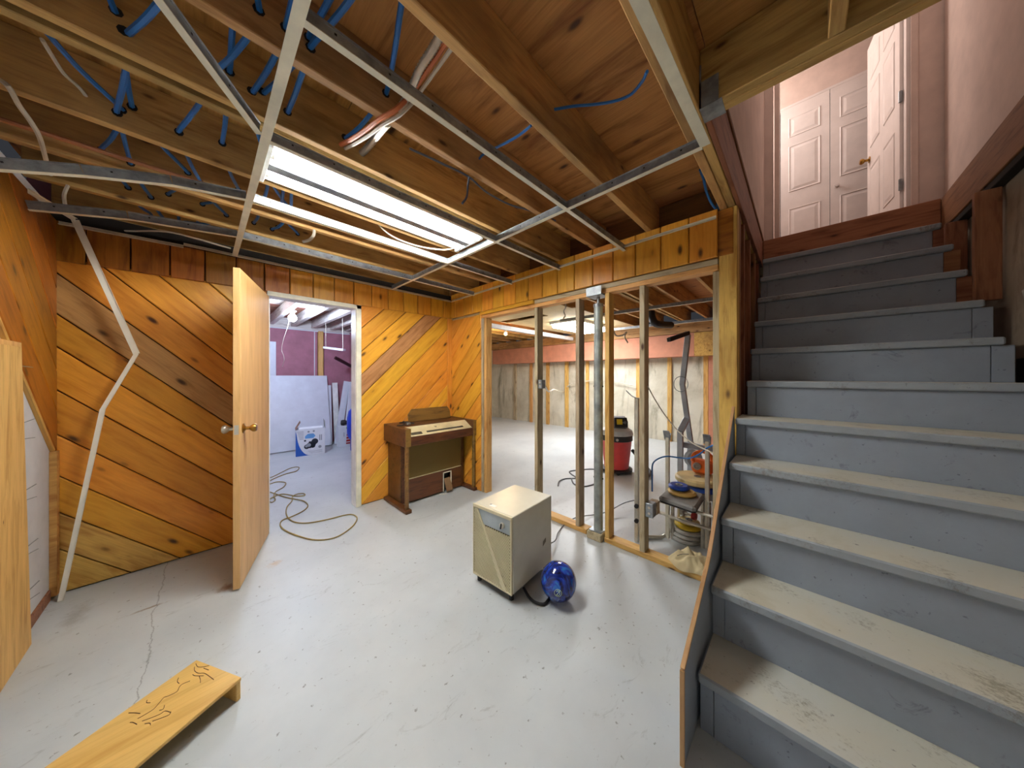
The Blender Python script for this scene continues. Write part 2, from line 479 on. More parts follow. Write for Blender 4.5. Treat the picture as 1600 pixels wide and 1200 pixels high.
# ---- left wall
wl = empty('wall_left', (-.7, 2.9, 0), 'left wall with dark diagonal pine above bare white drywall', 'wall', kind='structure')
B1('backing', wl, DRYWALL, -.76, -.85, 0, -.662, 3.44, 2.42)
B1('drywall_panel', wl, DRYWALL, -.661, 2.6, .07, -.648, 3.285, 1.62)
boards('board', wl, (-.647, 0, 0), (0, 1, 0), ZV, [(3.318, .895), (3.318, 2.33), (1.88, 2.33)], -Q45, [2.975 + .178 * k for k in range(8)], .018, lambda k: PINE_DARK)
M = frame((-.646, 0, 0), (0, .7071, -.7071), (0, .7071, .7071))
B1('edge_trim', wl, PINE_RAW, -.647, 3.27, .02, -.62, 3.317, .9)
lumber('edge_trim', (-.64, 2.3, 1.895), (-.64, 3.29, .905), .02, .016, PINE_RAW, wl, up=(0, .7071, .7071))
M = frame((-.647, 0, 0), (0, 0, 1), (0, 1, 0), (1, 0, 0))
M = frame((-.647, 2.7, .75), (0, -.0786, .997), (0, -.997, -.0786))
def polyx(name, x, pts, th, mat, parent):
    """prism standing on plane X=x, polygon in (Y,z), extruded towards +X, grain along z"""
    M = frame((x, pts[0][0], pts[0][1]), (0, 0, 1), (0, -1, 0))
    q = [(z - pts[0][1], -(y - pts[0][0])) for y, z in pts]
    return build(name, prism(NB(), M, q, th, .002), mat, parent, M)
polyx('leaning_board', -.647, [(2.4, 0), (2.865, 0), (2.745, 1.525), (2.4, 1.525)], .03, PALE, wl)
polyx('leaning_board', -.6165, [(2.4, 0), (2.81, 0), (2.69, 1.5), (2.4, 1.5)], .012, PALE, wl)
for i, z in enumerate((1.41, 1.13, 1.05, .79, .74, .5, .46, .27, .22)):
    y = 2.865 - .0787 * z
    tubeobj('nail', [(-.616, y - .02, z), (-.6, y + .045, z + (.012 if i % 2 else -.004))], .0022, GALV, wl, 5)
bb = B1('baseboard_left', None, STUD_RED, -.661, 2.87, .002, -.64, 3.268, .068, bev=.003)
tag(bb, 'low brown baseboard strip under the white drywall on the left', 'baseboard', kind='structure')

# ---- doorway casing and slab door
tr = empty('trim_1', (1.12, 3.3, 0), 'thin cream casing around the doorway to the store room', 'door frame', kind='structure')
lumber('casing', (1.128, 3.312, 0), (1.128, 3.312, 2.1), .016, .05, CREAM, tr, up=(1, 0, 0))
lumber('head_casing', (.385, 3.312, 2.08), (1.153, 3.312, 2.08), .016, .042, CREAM, tr)
B1('jamb', tr, WHITE, 1.1, 3.32, 0, 1.148, 3.45, 2.06, bev=.002)
B1('jamb', tr, WHITE, .387, 3.32, 0, .405, 3.45, 2.06, bev=.002)
B1('head_jamb', tr, WHITE, .387, 3.32, 2.06, 1.148, 3.45, 2.076, bev=.002)
d0 = V((.164, 2.561, 0)); d1 = V((.395, 3.285, 0)); dd = (d1 - d0).normalized(); dn = V((-dd.y, dd.x, 0))
door = empty('door_1', (d1.x, d1.y, .01), 'plain birch slab door standing open against the pine wall', 'door', kind='structure')
Md = frame((d0 + d1) / 2 + dn * .0175 + V((0, 0, 1.03)), (0, 0, 1), dd)
build('slab', obox(NB(), Md, 2.036, (d1 - d0).length, .035, .0015), BIRCH, door, Md)
for s, nm in ((-1, 'door_knob'), (1, 'door_knob')):
    o = d0 + dd * .065 + dn * (.0175 + s * .0175) + V((0, 0, 1.02))
    Mk = frame(o, dd, ZV, dn * s) if True else None
    bm = lathe(NB(), [(.032, 0), (.032, .004), (.018, .009), (.011, .014), (.011, .032), (.017, .038), (.026, .05), (.027, .06), (.022, .068), (.0, .069)], Mk, 20, cap=False)
    build(nm, bm, CHROME if s > 0 else BRASS, door, smooth=True)
build('latch_plate', obox(NB(), frame(d0 + dn * .0175 - dd * .0005 + V((0, 0, 1.02)), (0, 0, 1), dn), .06, .022, .002), CHROME, door)

# ---- ceiling: joists, plywood, trimmers
ce = empty('ceiling', (1, 1.5, 2.42), 'unfinished ceiling of bare wooden joists under plywood subfloor', 'ceiling', kind='structure')
ZJ, ZS = 2.42, 2.655
def joist(y, x0, x1, mat=JOIST, nm='joist', z0=ZJ, w=.038):
    return lumber(nm, (x0, y, (z0 + ZS) / 2), (x1, y, (z0 + ZS) / 2), w, ZS - z0, mat, ce)
for y in (.80, 1.235, 1.6, 1.67, 2.107, 2.557, 2.947):
    joist(y + rnd.uniform(-.004, .004), -.66, 6.8)
joist(3.39, -.66, 2.2, DARK and JOIST)
for y in (3.37, 3.8, 4.2, 4.65, 5.1, 5.5, 5.95, 6.4, 6.85, 7.3): joist(y, 2.3, 6.8)
joist(.351, -.66, 6.8, nm='trimmer'); joist(.309, -.66, 6.8, nm='trimmer')
for y in (-.08, -.49): joist(y, -.66, 1.368)
lumber('stair_header', (1.391, -.79, (ZJ + ZS) / 2), (1.391, .288, (ZJ + ZS) / 2), .038, ZS - ZJ, JOIST, ce)
lumber('stair_header', (1.432, -.79, (ZJ + ZS) / 2), (1.432, .288, (ZJ + ZS) / 2), .038, ZS - ZJ, JOIST, ce)
hb = NB()
box(hb, 1.366, .283, ZJ - .003, 1.457, .2885, ZJ + .17)
box(hb, 1.366, .215, ZJ - .0035, 1.457, .2885, ZJ - .0005)
box(hb, 1.366, .225, ZJ - .003, 1.3685, .2885, ZJ + .1)
box(hb, 1.4545, .225, ZJ - .003, 1.457, .2885, ZJ + .1)
build('joist_hanger', hb, GALV, ce)
def sheets(x0, y0, x1, y1):
    y = y0
    r = 0
    while y < y1 - .02:
        yn = min(y1, y + 1.22); x = x0 - (1.2 if r % 2 else 0)
        while x < x1 - .02:
            xa, xb = max(x0, x), min(x1, x + 2.44)
            if xb - xa > .02:
                M = Mx.Translation(V(((xa + xb) / 2, (y + yn) / 2, ZS + .009))) @ Mx.Rotation(PI / 2, 4, 'Z')
                build('plywood_sheet', obox(NB(), M, yn - y - .003, xb - xa - .003, .016, .001), PLY, ce, M)
            x += 2.44
        y = yn; r += 1
sheets(-.75, .27, 2.3, 3.44); sheets(-.75, -.85, 1.455, .27); sheets(2.3, .27, 6.9, 7.8)
# blocking between joists along the frieze, back into the shadow
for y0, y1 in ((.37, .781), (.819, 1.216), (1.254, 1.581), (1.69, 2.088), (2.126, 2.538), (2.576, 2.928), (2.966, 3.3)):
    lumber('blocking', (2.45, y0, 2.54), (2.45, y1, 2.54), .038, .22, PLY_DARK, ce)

# ---- stairwell surroundings
ws = empty('wall_stairs_left', (3, .3, 0), 'framed wall along the left flank of the stairs under the upper floor', 'wall', kind='structure')
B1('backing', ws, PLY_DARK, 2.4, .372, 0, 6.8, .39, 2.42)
for x in (2.42, 2.62, 2.95, 3.3, 3.62):
    lumber('stud', (x, .325, 0), (x, .325, 2.415), .038, .089, STUD_RED, ws)
lumber('rim_joist', (1.46, .276, 2.545), (3.785, .276, 2.545), .022, .25, STUD_RED, ws)
lumber('rim_cap', (1.46, .272, 2.683), (3.785, .272, 2.683), .03, .022, STUD_RED, ws)
wu = B1('wall_hall_left', None, PINKWALL, 1.35, .262, 2.696, 3.95, .36, 5.1)
tag(wu, 'pink painted wall above the left rim joist of the stairwell', 'wall', kind='structure')
wsr = empty('wall_stairs_right', (2, -.83, 0), 'bare concrete wall and rim joist beside the stairs', 'wall', kind='structure')
B1('concrete', wsr, CONC_STAIR, -.76, -.95, 0, 3.9, -.8, 2.43)
lumber('rim_joist', (1.46, -.765, 2.552), (3.785, -.765, 2.552), .038, .236, STUD_RED, wsr)
lumber('sill_plate', (1.46, -.775, 2.412), (3.785, -.775, 2.412), .045, .038, DARK, wsr)
lumber('stud', (3.03, -.745, 1.78), (3.03, -.745, 2.392), .085, .038, STUD_RED, wsr, up=(1, 0, 0))
lumber('stud', (3.5, -.745, 1.9), (3.5, -.745, 2.392), .085, .038, STUD_RED, wsr, up=(1, 0, 0))
B1('dark_strip', wsr, DARK, 1.3, -.8, 1.3, 2.9, -.795, 1.45)  # thin flat near-black strip on the concrete
wr2 = B1('wall_hall_right', None, PINKWALL, 1.35, -.95, 2.675, 3.93, -.79, 5.1)
tag(wr2, 'pink painted wall rising above the right rim joist of the stairs', 'wall', kind='structure')
wh = empty('wall_landing', (3.97, -.2, 2.68), 'pink wall with white cased doorway at the top of the stairs', 'wall', kind='structure')
B1('plaster', wh, PINKWALL, 3.94, .2, 2.68, 4.06, .3, 5.1)
B1('plaster', wh, PINKWALL, 3.94, -.95, 2.68, 4.06, -.672, 5.1)
B1('plaster', wh, PINKWALL, 3.94, -.672, 4.78, 4.06, .2, 5.1)
for y0, y1 in ((.15, .187), (-.67, -.632)):
    B1('casing', wh, PINKWALL, 3.925, y0, 2.68, 3.94, y1, 4.78, bev=.003)
B1('jamb', wh, HALLDOOR, 3.94, .15, 2.68, 4.06, .17, 4.74); B1('jamb', wh, HALLDOOR, 3.94, -.64, 2.68, 4.06, -.612, 4.74)
B1('head_jamb', wh, HALLDOOR, 3.94, -.64, 4.74, 4.06, .17, 4.78)
fh = B1('floor_hall', None, PLY_DARK, 3.83, -1.6, 2.66, 5.3, 1.4, 2.68)
tag(fh, 'hall floor at the top of the stairs', 'floor', kind='structure')
ch = B1('ceiling_hall', None, PINKWALL, 1.3, -1.7, 5.1, 5.3, 1.5, 5.2)
tag(ch, 'pink ceiling over the stairwell and upper hall', 'ceiling', kind='structure')
wf = empty('wall_hall_end', (5.16, 0, 2.68), 'pink wall around the white bifold closet', 'wall', kind='structure')
B1('plaster', wf, PINKWALL, 5.13, .19, 2.68, 5.2, 1.4, 5.1); B1('plaster', wf, PINKWALL, 5.13, -1.6, 2.68, 5.2, -.69, 5.1)
B1('plaster', wf, PINKWALL, 5.13, -.69, 4.745, 5.2, .19, 5.1)
B1('head_rail', wf, HALLDOOR, 5.1, -.69, 4.722, 5.13, .19, 4.75)
wn = B1('wall_hall_near', None, PINKWALL, 1.25, -.95, 2.675, 1.35, .36, 5.1)
tag(wn, 'pink wall over the foot of the stairs', 'wall', kind='structure')
for nm, y0, y1 in (('wall_hall_side_1', 1.38, 1.48), ('wall_hall_side_2', -1.7, -1.6)):
    o = B1(nm, None, PINKWALL, 4.06, y0, 2.68, 5.2, y1, 5.1)
    tag(o, 'pink side wall of the upper hall, ' + ('far' if y0 > 0 else 'near') + ' end', 'wall', kind='structure')

def panel_leaf(parent, M, w, h, rows, cols=1, th=.035, both=False):
    """a moulded door leaf; M: x across, y up, z out of the face. Panels are raised fields in sunk frames."""
    bm = NB()
    Mb = M @ Mx.Translation(V((w / 2, h / 2, -th / 2)))
    obox(bm, Mb, w, h, th, .001)
    leaf = build('leaf', bm, HALLDOOR, parent)
    mw = (w - .1 * (cols + 1) * (.75 if cols == 1 else .9)) / cols
    g = (w - mw * cols) / (cols + 1)
    for a, b in rows:
        for c in range(cols):
            x0 = g + c * (mw + g); x1 = x0 + mw
            bm = NB()
            sides = [1, -1] if both else [1]
            for s in sides:
                zz = 0 if s > 0 else -th
                def ring(d, z): return [bm.verts.new(M @ V((x, y, zz + s * z))) for x, y in ((x0 + d, a + d), (x1 - d, a + d), (x1 - d, b - d), (x0 + d, b - d))]
                R = [ring(0, .0003), ring(.006, .006), ring(.016, .0012), ring(.026, .0012), ring(.05, .006)]
                for A, Bb in zip(R, R[1:]):
                    for k in range(4): bm.faces.new((A[k], A[(k + 1) % 4], Bb[(k + 1) % 4], Bb[k]))
                bm.faces.new(R[-1])
            build('panel', bm, HALLDOOR, leaf)
    return leaf
ROWS = [(.2, .75), (.96, 1.53), (1.64, 1.88)]
bf = empty('door_3', (5.1, -.25, 2.69), 'white bifold closet door with moulded panels across the upper hall', 'door', kind='structure')
for y in (.183, -.25):
    leaf = panel_leaf(bf, frame((5.1, y, 2.7), (0, -1, 0), (0, 0, 1)), .428, 2.02, ROWS)
kb = lathe(NB(), [(.022, 0), (.022, .004), (.01, .008), (.01, .02), (.022, .028), (.02, .036), (0, .038)], frame((5.1, -.3, 3.565), (0, -1, 0), (0, 0, 1)), 16, cap=False)
build('door_knob', kb, HALLDOOR, bf, smooth=True)
hd = empty('door_2', (4.02, -.59, 2.69), 'white six-panel door standing open at the top of the stairs', 'door', kind='structure')
a = math.radians(7.5)
ex = V((math.cos(a), math.sin(a), 0))
panel_leaf(hd, frame((4.03, -.59, 2.7), ex, ZV, V((-ex.y, ex.x, 0))) , .74, 2.02, ROWS, 2) if False else None
Mh = frame(V((4.03, -.592, 2.7)) + ex * .74, -ex, ZV)
panel_leaf(hd, Mh, .74, 2.02, ROWS, 2)
kp = V((4.03, -.592, 0)) + ex * .68; nn = V((-ex.y, ex.x, 0))
kb = lathe(NB(), [(.03, 0), (.03, .005), (.012, .01), (.012, .03), (.024, .042), (.028, .055), (.02, .068), (0, .07)], frame((kp.x, kp.y, 3.56), -ex, ZV), 16, cap=False)
build('door_knob', kb, BRASS, hd, smooth=True)
for z in (2.95, 3.68, 4.45):
    tubeobj('hinge', [(4.022, -.595, z - .045), (4.022, -.595, z + .045)], .011, GALV, hd, 8)

# ---- workshop beyond the studs
wc = empty('wall_workshop_far', (6.85, 4, 0), 'stained poured concrete wall with vertical furring strips in the workshop', 'wall', kind='structure')
B1('concrete', wc, CONC, 6.8, .3, 0, 6.95, 7.8, 2.42)
for y, w, mt in ((6.41, .14, STUD_GREY), (5.76, .12, FURRING), (5.14, .13, FURRING), (4.51, .13, FURRING), (3.89, .1, FURRING), (3.27, .1, FURRING), (2.62, .1, FURRING), (1.97, .1, FURRING), (1.32, .1, FURRING)):
    lumber('furring_strip', (6.78, y, 0), (6.78, y, 1.76), w * .8, .038, mt, wc, up=(1, 0, 0))
B1('drywall_panel', wc, SALMON, 6.73, .4, 0, 6.8, 1.27, 1.76)
so_ = empty('trim_2', (6.65, 4.3, 1.75), 'salmon boxed soffit running along the top of the concrete wall', 'soffit', kind='structure')
B1('soffit_box', so_, SALMON, 6.5, 1.46, 1.75, 6.8, 7.16, 2.19)
B1('bare_end_board', so_, PINE_RAW, 6.49, .6, 1.75, 6.8, 1.455, 2.19)
lumber('soffit_ledger', (6.55, .6, 2.3), (6.55, 7.2, 2.3), .1, .2, JOIST, so_)
o = B1('wall_workshop_end', None, CONC, 2.3, 7.7, 0, 6.95, 7.85, 2.42); tag(o, 'concrete end wall of the workshop', 'wall', kind='structure')
o = B1('wall_workshop_partition', None, DRYWALL, 2.25, 3.45, 0, 2.3, 7.75, 2.42); tag(o, 'partition between store room and workshop', 'wall', kind='structure')
# beige ceiling panels fixed under part of the workshop joists
cp = empty('ceiling_workshop', (4.5, 3, 2.37), 'beige ceiling panels and white edge beam over part of the workshop', 'ceiling', kind='structure')
PANEL = plain('beige_ceiling_panel', (214, 188, 138), .8, 0, .04)
for x0, y0, x1, y1 in ((2.45, 2.5, 3.9, 4.08), (4.1, 2.45, 6.4, 4.08), (3.9, 2.45, 4.1, 3.1)):
    B1('ceiling_panel', cp, PANEL, x0, y0, 2.395, x1, y1, 2.412)
B1('edge_beam', cp, WHITE, 2.42, 4.09, 2.26, 6.45, 4.17, 2.34, bev=.004)

# ---- store room behind the door
o = empty('wall_store_back', (.8, 7.05, 0), 'maroon wall at the back of the store room', 'wall', kind='structure'); wsb = o
B1('plaster', o, MAROON, -.7, 7, 0, 1.6, 7.1, 2.27); B1('plaster', o, MAROON, 1.72, 7, 0, 2.24, 7.1, 2.27)
B1('plaster', o, PLY_DARK, 1.6, 7.03, 0, 1.72, 7.1, 2.27)
B1('plaster', o, STORE_WOOD, -.7, 7, 2.27, 2.24, 7.1, 2.66)
lumber('stud', (1.655, 6.99, 0), (1.655, 6.99, 2.27), .06, .09, PALE, o, up=(1, 0, 0))
B1('wall_cable', o, DRYWALL, 1.545, 6.993, 0, 1.56, 7, 2.27)  # flat pale strip standing for the cable up the maroon wall
lumber('top_trim', (-.65, 6.985, 2.262), (2.2, 6.985, 2.262), .02, .02, DRYWALL, o)
o = B1('wall_store_right', None, MAROON, 2.2, 3.45, 0, 2.245, 7, 2.3); tag(o, 'maroon right-hand wall of the store room', 'wall', kind='structure')
o = B1('wall_store_left', None, MAROON, -.76, 3.45, 0, -.66, 7.1, 2.66); tag(o, 'maroon left-hand wall of the store room', 'wall', kind='structure')
o = B1('wall_store_near', None, DRYWALL, 1.16, 3.445, 0, 2.2, 3.46, 2.3); tag(o, 'store room side of the pine wall', 'wall', kind='structure')
cs = empty('ceiling_store', (.8, 5.2, 2.3), 'whitewashed joists and reddish planks over the store room', 'ceiling', kind='structure')
for x in (-.45, -.12, .21, .54, .87, 1.2, 1.53, 1.86, 2.14):
    lumber('joist', (x, 3.46, 2.39), (x, 7, 2.39), .07, .15, STORE_WOOD, cs)
y = 3.47
while y < 7:
    lumber('plank', (-.66, y + .09, 2.48), (2.2, y + .09, 2.48), .15, .024, STORE_PLANK if rnd.random() < .6 else STORE_WOOD, cs); y += .18

# ================================================================== STAIRS
st = empty('staircase', (1.3, -.2, 0), 'steep blue-grey painted wooden stairs climbing to the upper hall', 'stairs')
R0, RUN, NOSE = .22, .225, 1.31
for i in range(11):
    x = NOSE + RUN * i; z = R0 * (i + 1) + .01
    yl = .282 if i < 5 else .252
    yr = -.79 if i < 6 else -.705
    zb = z - R0 + (0 if i else -.01)
    lumber('tread', (x + .133, yr, z - .019), (x + .133, yl, z - .019), .266, .038, TREAD, st, bev=.006)
    lumber('riser', (x + .034, yr + (.04 if i < 6 else .035), (zb + z - .04) / 2), (x + .034, yl - .048, (zb + z - .04) / 2), .02, z - .04 - zb, RISER, st, bev=.0015)
    lumber('riser_block', (x + .037, yl - .046, (zb + z - .04) / 2), (x + .037, yl - .003, (zb + z - .04) / 2), .022, z - .04 - zb, RISER, st, bev=.0015)
    if i >= 6:
        lumber('riser_block', (x + .037, yr - .03, (zb + z - .04) / 2), (x + .037, yr + .033, (zb + z - .04) / 2), .022, z - .04 - zb, STUD_RED if i > 7 else RISER, st, bev=.0015)
lumber('top_header', (3.805, -.745, 2.572), (3.805, .262, 2.572), .038, .206, STUD_RED, st)
def polyy(name, y, pts, th, mat, parent, ex=(1, 0, 0)):
    """prism on plane Y=y, polygon in (X,z), extruded towards -Y"""
    M = frame((pts[0][0], y, pts[0][1]), (1, 0, 0), ZV)
    q = [(a - pts[0][0], b - pts[0][1]) for a, b in pts]
    return build(name, prism(NB(), M, q, th, .0015), mat, parent, M)
sk = [(1.165, 0), (1.5, 0), (2.29, .92), (2.29, 1.195), (2.26, 1.165), (1.165, .332)]
sk_l = [(1.165, 0), (1.72, 0), (2.29, .8), (2.265, 1.17), (1.58, .545), (1.165, .335)]
polyy('skirt_board', .302, sk_l, .011, RISER, st)
# bare edge of the skirt plywood
e = [V((1.165, .2965, 0)), V((1.165, .2965, .335)), V((1.58, .2965, .545)), V((2.265, .2965, 1.17))]
for p, q in zip(e, e[1:]):
    t = (q - p).normalized(); up = V((-t.z, 0, t.x))
    lumber('skirt_edge', p + up * .004, q + up * .004, .015, .008, SKIRT, st, up=up, bev=.001)
lumber('stringer', (1.2, .29, .05), (3.72, .29, 2.47), .01, .16, DARK, st, up=(-.7, 0, .7)) if False else None
o = build('insulation_scrap', obox(NB(), frame((2.62, -.77, 1.66), (1, 0, .2), (0, .2, 1)), .12, .2, .02, .006), dirty('foil_insulation', (206, 200, 190), (120, 110, 100), .5, .4), None)
tag(o, 'crinkled pale insulation scrap stuck by the concrete at the stair edge', 'insulation')

# ================================================================== CEILING GRID
cg = empty('ceiling_grid', (1, 1.5, 2.33), 'cream and grey metal tee grid left hanging under the joists', 'ceiling grid')
ZG = 2.33
def tee(name, pts, parent, fw=.024, up=(0, 0, 1), swap=None):
    """inverted tee: the web is the part, the cream face strip its sub-part"""
    bm = NB(); bf_ = NB(); sl = NB()
    for p, q in zip(pts, pts[1:]):
        p, q = V(p), V(q); ex = (q - p).normalized(); upv = V(up); ey = upv.cross(ex).normalized(); uz = ex.cross(ey)
        L = (q - p).length; c = (p + q) / 2
        Mq = frame(c, ex, ey)
        obox(bm, Mq @ Mx.Translation(V((0, 0, .021))), L, .003, .04)
        obox(bm, Mq @ Mx.Translation(V((0, 0, .043))), L, .008, .008)
        obox(bf_, Mq @ Mx.Translation(V((0, 0, 0))), L + (.002 if len(pts) > 2 else 0), fw, .0025)
        k = int(L / .16)
        for j in range(k):   # black blocks paint the dark inside the punched slots
            obox(sl, Mq @ Mx.Translation(V((-L / 2 + .08 + j * .16, 0, .03))), .007, .0036, .007)
    w = build(name, bm, GALV, parent)
    tag(build('slots', sl, BLACK, w), kind='stuff')
    build('face_strip', bf_, CREAM, w)
    return w
tee('main_tee', [(.19, .98, ZG), (2.285, .98, ZG)], cg)
tee('main_tee', [(.19, 1.583, ZG), (2.285, 1.583, ZG)], cg)
tee('main_tee', [(.19, 2.19, ZG), (2.285, 2.19, ZG)], cg)
tee('main_tee', [(.19, 2.822, ZG), (2.285, 2.822, ZG)], cg)
tee('sagging_tee', [(-.6, 2.2, 2.125), (-.35, 2.2, 2.215), (-.1, 2.19, 2.285), (.17, 2.19, ZG)], cg)
tee('sagging_tee', [(-.615, 2.82, 2.205), (-.3, 2.82, 2.275), (.17, 2.822, ZG)], cg)
tee('main_tee', [(.28, .975, ZG), (-.4, .975, ZG)], cg) if False else None
tee('cross_tee', [(.178, .5, ZG - .001), (.178, 3.29, ZG - .001)], cg, fw=.032)
tee('cross_tee', [(1.47, .30, ZG - .001), (1.47, 3.29, ZG - .001)], cg)
tee('edge_tee', [(.55, .305, ZG), (1.468, .288, ZG)], cg, fw=.036)
def angle(name, p, q, n, parent):
    p, q, n = V(p), V(q), V(n)
    ex = (q - p).normalized(); M = frame((p + q) / 2, ex, n)
    bm = NB(); L = (q - p).length
    s = 1 if (M.to_3x3() @ V((0, 0, 1))).z > 0 else -1
    obox(bm, M @ Mx.Translation(V((0, .011, 0))), L, .022, .0015)
    obox(bm, M @ Mx.Translation(V((0, .0008, .011 * s))), L, .0015, .022)
    return build(name, bm, CREAM, parent)
angle('wall_angle', (-.1, 3.302, 2.332), (2.26, 3.302, 2.332), (0, -1, 0), cg)
angle('wall_angle', (-.62, 3.302, 2.3), (-.1, 3.302, 2.315), (0, -1, 0), cg)
angle('wall_angle', (2.264, 3.28, 2.332), (2.264, .385, 2.36), (-1, 0, 0), cg)
lt = empty('loose_tee', (.16, 1.56, ZG), 'loose askew metal tee dangling free of the grid beside the fluorescent light', 'ceiling tee')
tee('bar', [(-.24, .95, ZG + .006), (.158, 1.57, ZG + .006)], lt)
# detached wall angle hanging bent down the corner
hs = empty('bent_metal_strip', (-.598, 3.2, .0), 'bent cream metal wall angle hanging from ceiling to floor in the corner', 'metal strip')
P = [V((-.63, 2.87, 2.318)), V((-.545, 3.2, 2.318)), V((-.31, 3.2, 1.512)), V((-.445, 3.2, 1.148)), V((-.598, 3.215, .004))]
bm = NB(); bs = NB()
for k, (p, q) in enumerate(zip(P, P[1:])):
    ex = (q - p).normalized()
    n_ = V((0, -1, 0)) if k else V((1, -.2, 0)); n_ = (n_ - ex * n_.dot(ex)).normalized(); ey = n_.cross(ex)
    wdt = (.022, .03, .02, .022)[k]
    obox(bm, frame((p + q) / 2, ex, ey, n_), (q - p).length + .004, wdt, .0016)
    obox(bs, frame((p + q) / 2 + ey * (wdt / 2 if k != 1 else -wdt / 2 * -1), ex, n_), (q - p).length, .012 if k else .02, .0016)
CREAM_LIT = plain('lit_cream_enamel', (250, 248, 234), .35, 0, .02)  # cream made paler, the extra light on this strip put into its colour
build('face_leg', bm, CREAM_LIT, hs); build('return_leg', bs, CREAM_LIT, hs)

# ================================================================== LIGHTS AS OBJECTS
TUBE = emit('lit_fluorescent_tube', (252, 252, 248), TUBE_POWER)
REFL = plain('white_reflector', (244, 246, 246), .3)
lf = empty('fluorescent_light', (.82, 1.86, 2.38), 'long open two-tube fluorescent fixture glowing white between the tees', 'light fixture')
X0, X1, YA, YB, ZF = .2, 1.44, 1.69, 2.02, 2.385
hb = NB()
def quad(bm, *p): bm.faces.new([bm.verts.new(V(q)) for q in p])
# folded sheet-steel housing: two shallow white troughs either side of a raised ballast spine
prof = [(YA, ZF + .012), (YA + .012, ZF + .018), (YA + .04, ZF + .034), (1.80, ZF + .036), (1.826, ZF + .004), (1.884, ZF + .004), (1.91, ZF + .036), (YB - .04, ZF + .034), (YB - .012, ZF + .018), (YB, ZF + .012)]
up_ = [(y, z + .006) for y, z in prof[1:-1]]
lo = prof; hi = [(YA - .003, ZF + .014)] + [(YA + .01, ZF + .022)] + [(y, ZF + .046) for y, z in prof[2:-2]] + [(YB - .01, ZF + .022)] + [(YB + .003, ZF + .014)]
for (a_, b_) in zip(range(len(lo)), range(1, len(lo))):
    quad(hb, (X0, *lo[a_]), (X1, *lo[a_]), (X1, *lo[b_]), (X0, *lo[b_]))
    quad(hb, (X0, *hi[a_]), (X0, *hi[b_]), (X1, *hi[b_]), (X1, *hi[a_]))
for x in (X0, X1):
    for (a_, b_) in zip(range(len(lo)), range(1, len(lo))):
        quad(hb, (x, *lo[a_]), (x, *lo[b_]), (x, *hi[b_]), (x, *hi[a_]))
bmesh.ops.remove_doubles(hb, verts=hb.verts, dist=.0005)
build('housing', hb, REFL, lf)
B1('ballast_cover', lf, GALV, X0 + .02, 1.824, ZF - .012, X1 - .02, 1.886, ZF + .006, bev=.002)
for x in (X0, X1 - .02):
    B1('end_plate', lf, REFL, x, YA, ZF - .012, x + .02, YB, ZF + .04, bev=.002)
for y in (1.765, 1.945):
    o = tubeobj('fluorescent_tube', [(X0 + .035, y, ZF + .006), (X1 - .035, y, ZF + .006)], .019, TUBE, lf, 12)
    for x in (X0 + .026, X1 - .026):
        tubeobj('lamp_socket', [(x - .006, y, ZF + .006), (x + .006, y, ZF + .006)], .02, WHITE, lf, 10)
# workshop troffer
wlf = empty('workshop_light', (5.2, 3.15, 2.33), 'flat glowing ceiling light in the workshop seen through the studs', 'light fixture')
B1('housing', wlf, REFL, 4.6, 2.83, 2.345, 5.84, 3.45, 2.394)
B1('diffuser', wlf, emit('lit_diffuser', (246, 250, 255), WORKSHOP_POWER / 8), 4.63, 2.86, 2.285, 5.81, 3.42, 2.346, bev=.02)
# store room bare bulb
def bulb(name, x, y, z, col, watts, label, r=.032, ceilz=None):
    t = empty(name, (x, y, z), label, 'light bulb')
    cz = ceilz or z + .1
    build('lamp_holder', lathe(NB(), [(.05, cz - z), (.05, cz - z - .012), (.03, cz - z - .02), (.026, r * .8), (.02, r * .6)], Mx.Translation(V((x, y, z))), 16), WHITE, t, smooth=True)
    prof = [(0.0, -r)] + [(r * math.sin(a_), -r * math.cos(a_)) for a_ in [PI * k / 10 for k in range(1, 8)]] + [(.016, r * 1.05), (.015, r * 1.3)]
    build('glass_bulb', lathe(NB(), prof, Mx.Translation(V((x, y, z))), 16, cap=False), emit(name + '_glow', col, watts), t, smooth='all')
    return t
pb = dep(457, 498, 4.3)
bulb('bare_bulb', pb.x, pb.y, 2.2, (205, 224, 255), STORE_BULB * 2.9, 'bare white bulb blazing on the store room ceiling', .052, 2.31)
pw = ony(790, 524, 4.655)
bulb('warm_bulb', pw.x, pw.y, 2.29, (255, 214, 160), WARM_BULB * 6, 'small warm bulb on the joists at the far end of the workshop', .03, 2.42)
# hall lamp: out of the picture, up on the hall ceiling
def plight(name, loc, watts, col, rad):
    l = bpy.data.lights.new(name, 'POINT'); l.energy = watts; l.color = col; l.shadow_soft_size = rad
    o = bpy.data.objects.new(name, l); COL.objects.link(o); o.location = loc; return o
plight('hall_lamp', (4.7, .85, 4.55), HALL_LAMP * 1.35, (1, .92, .87), .25)
plight('stairwell_fill', (2.6, -.1, 4.9), HALL_LAMP * .25, (1, .9, .85), .2)  # added fill light, no lamp hangs in the stairwell

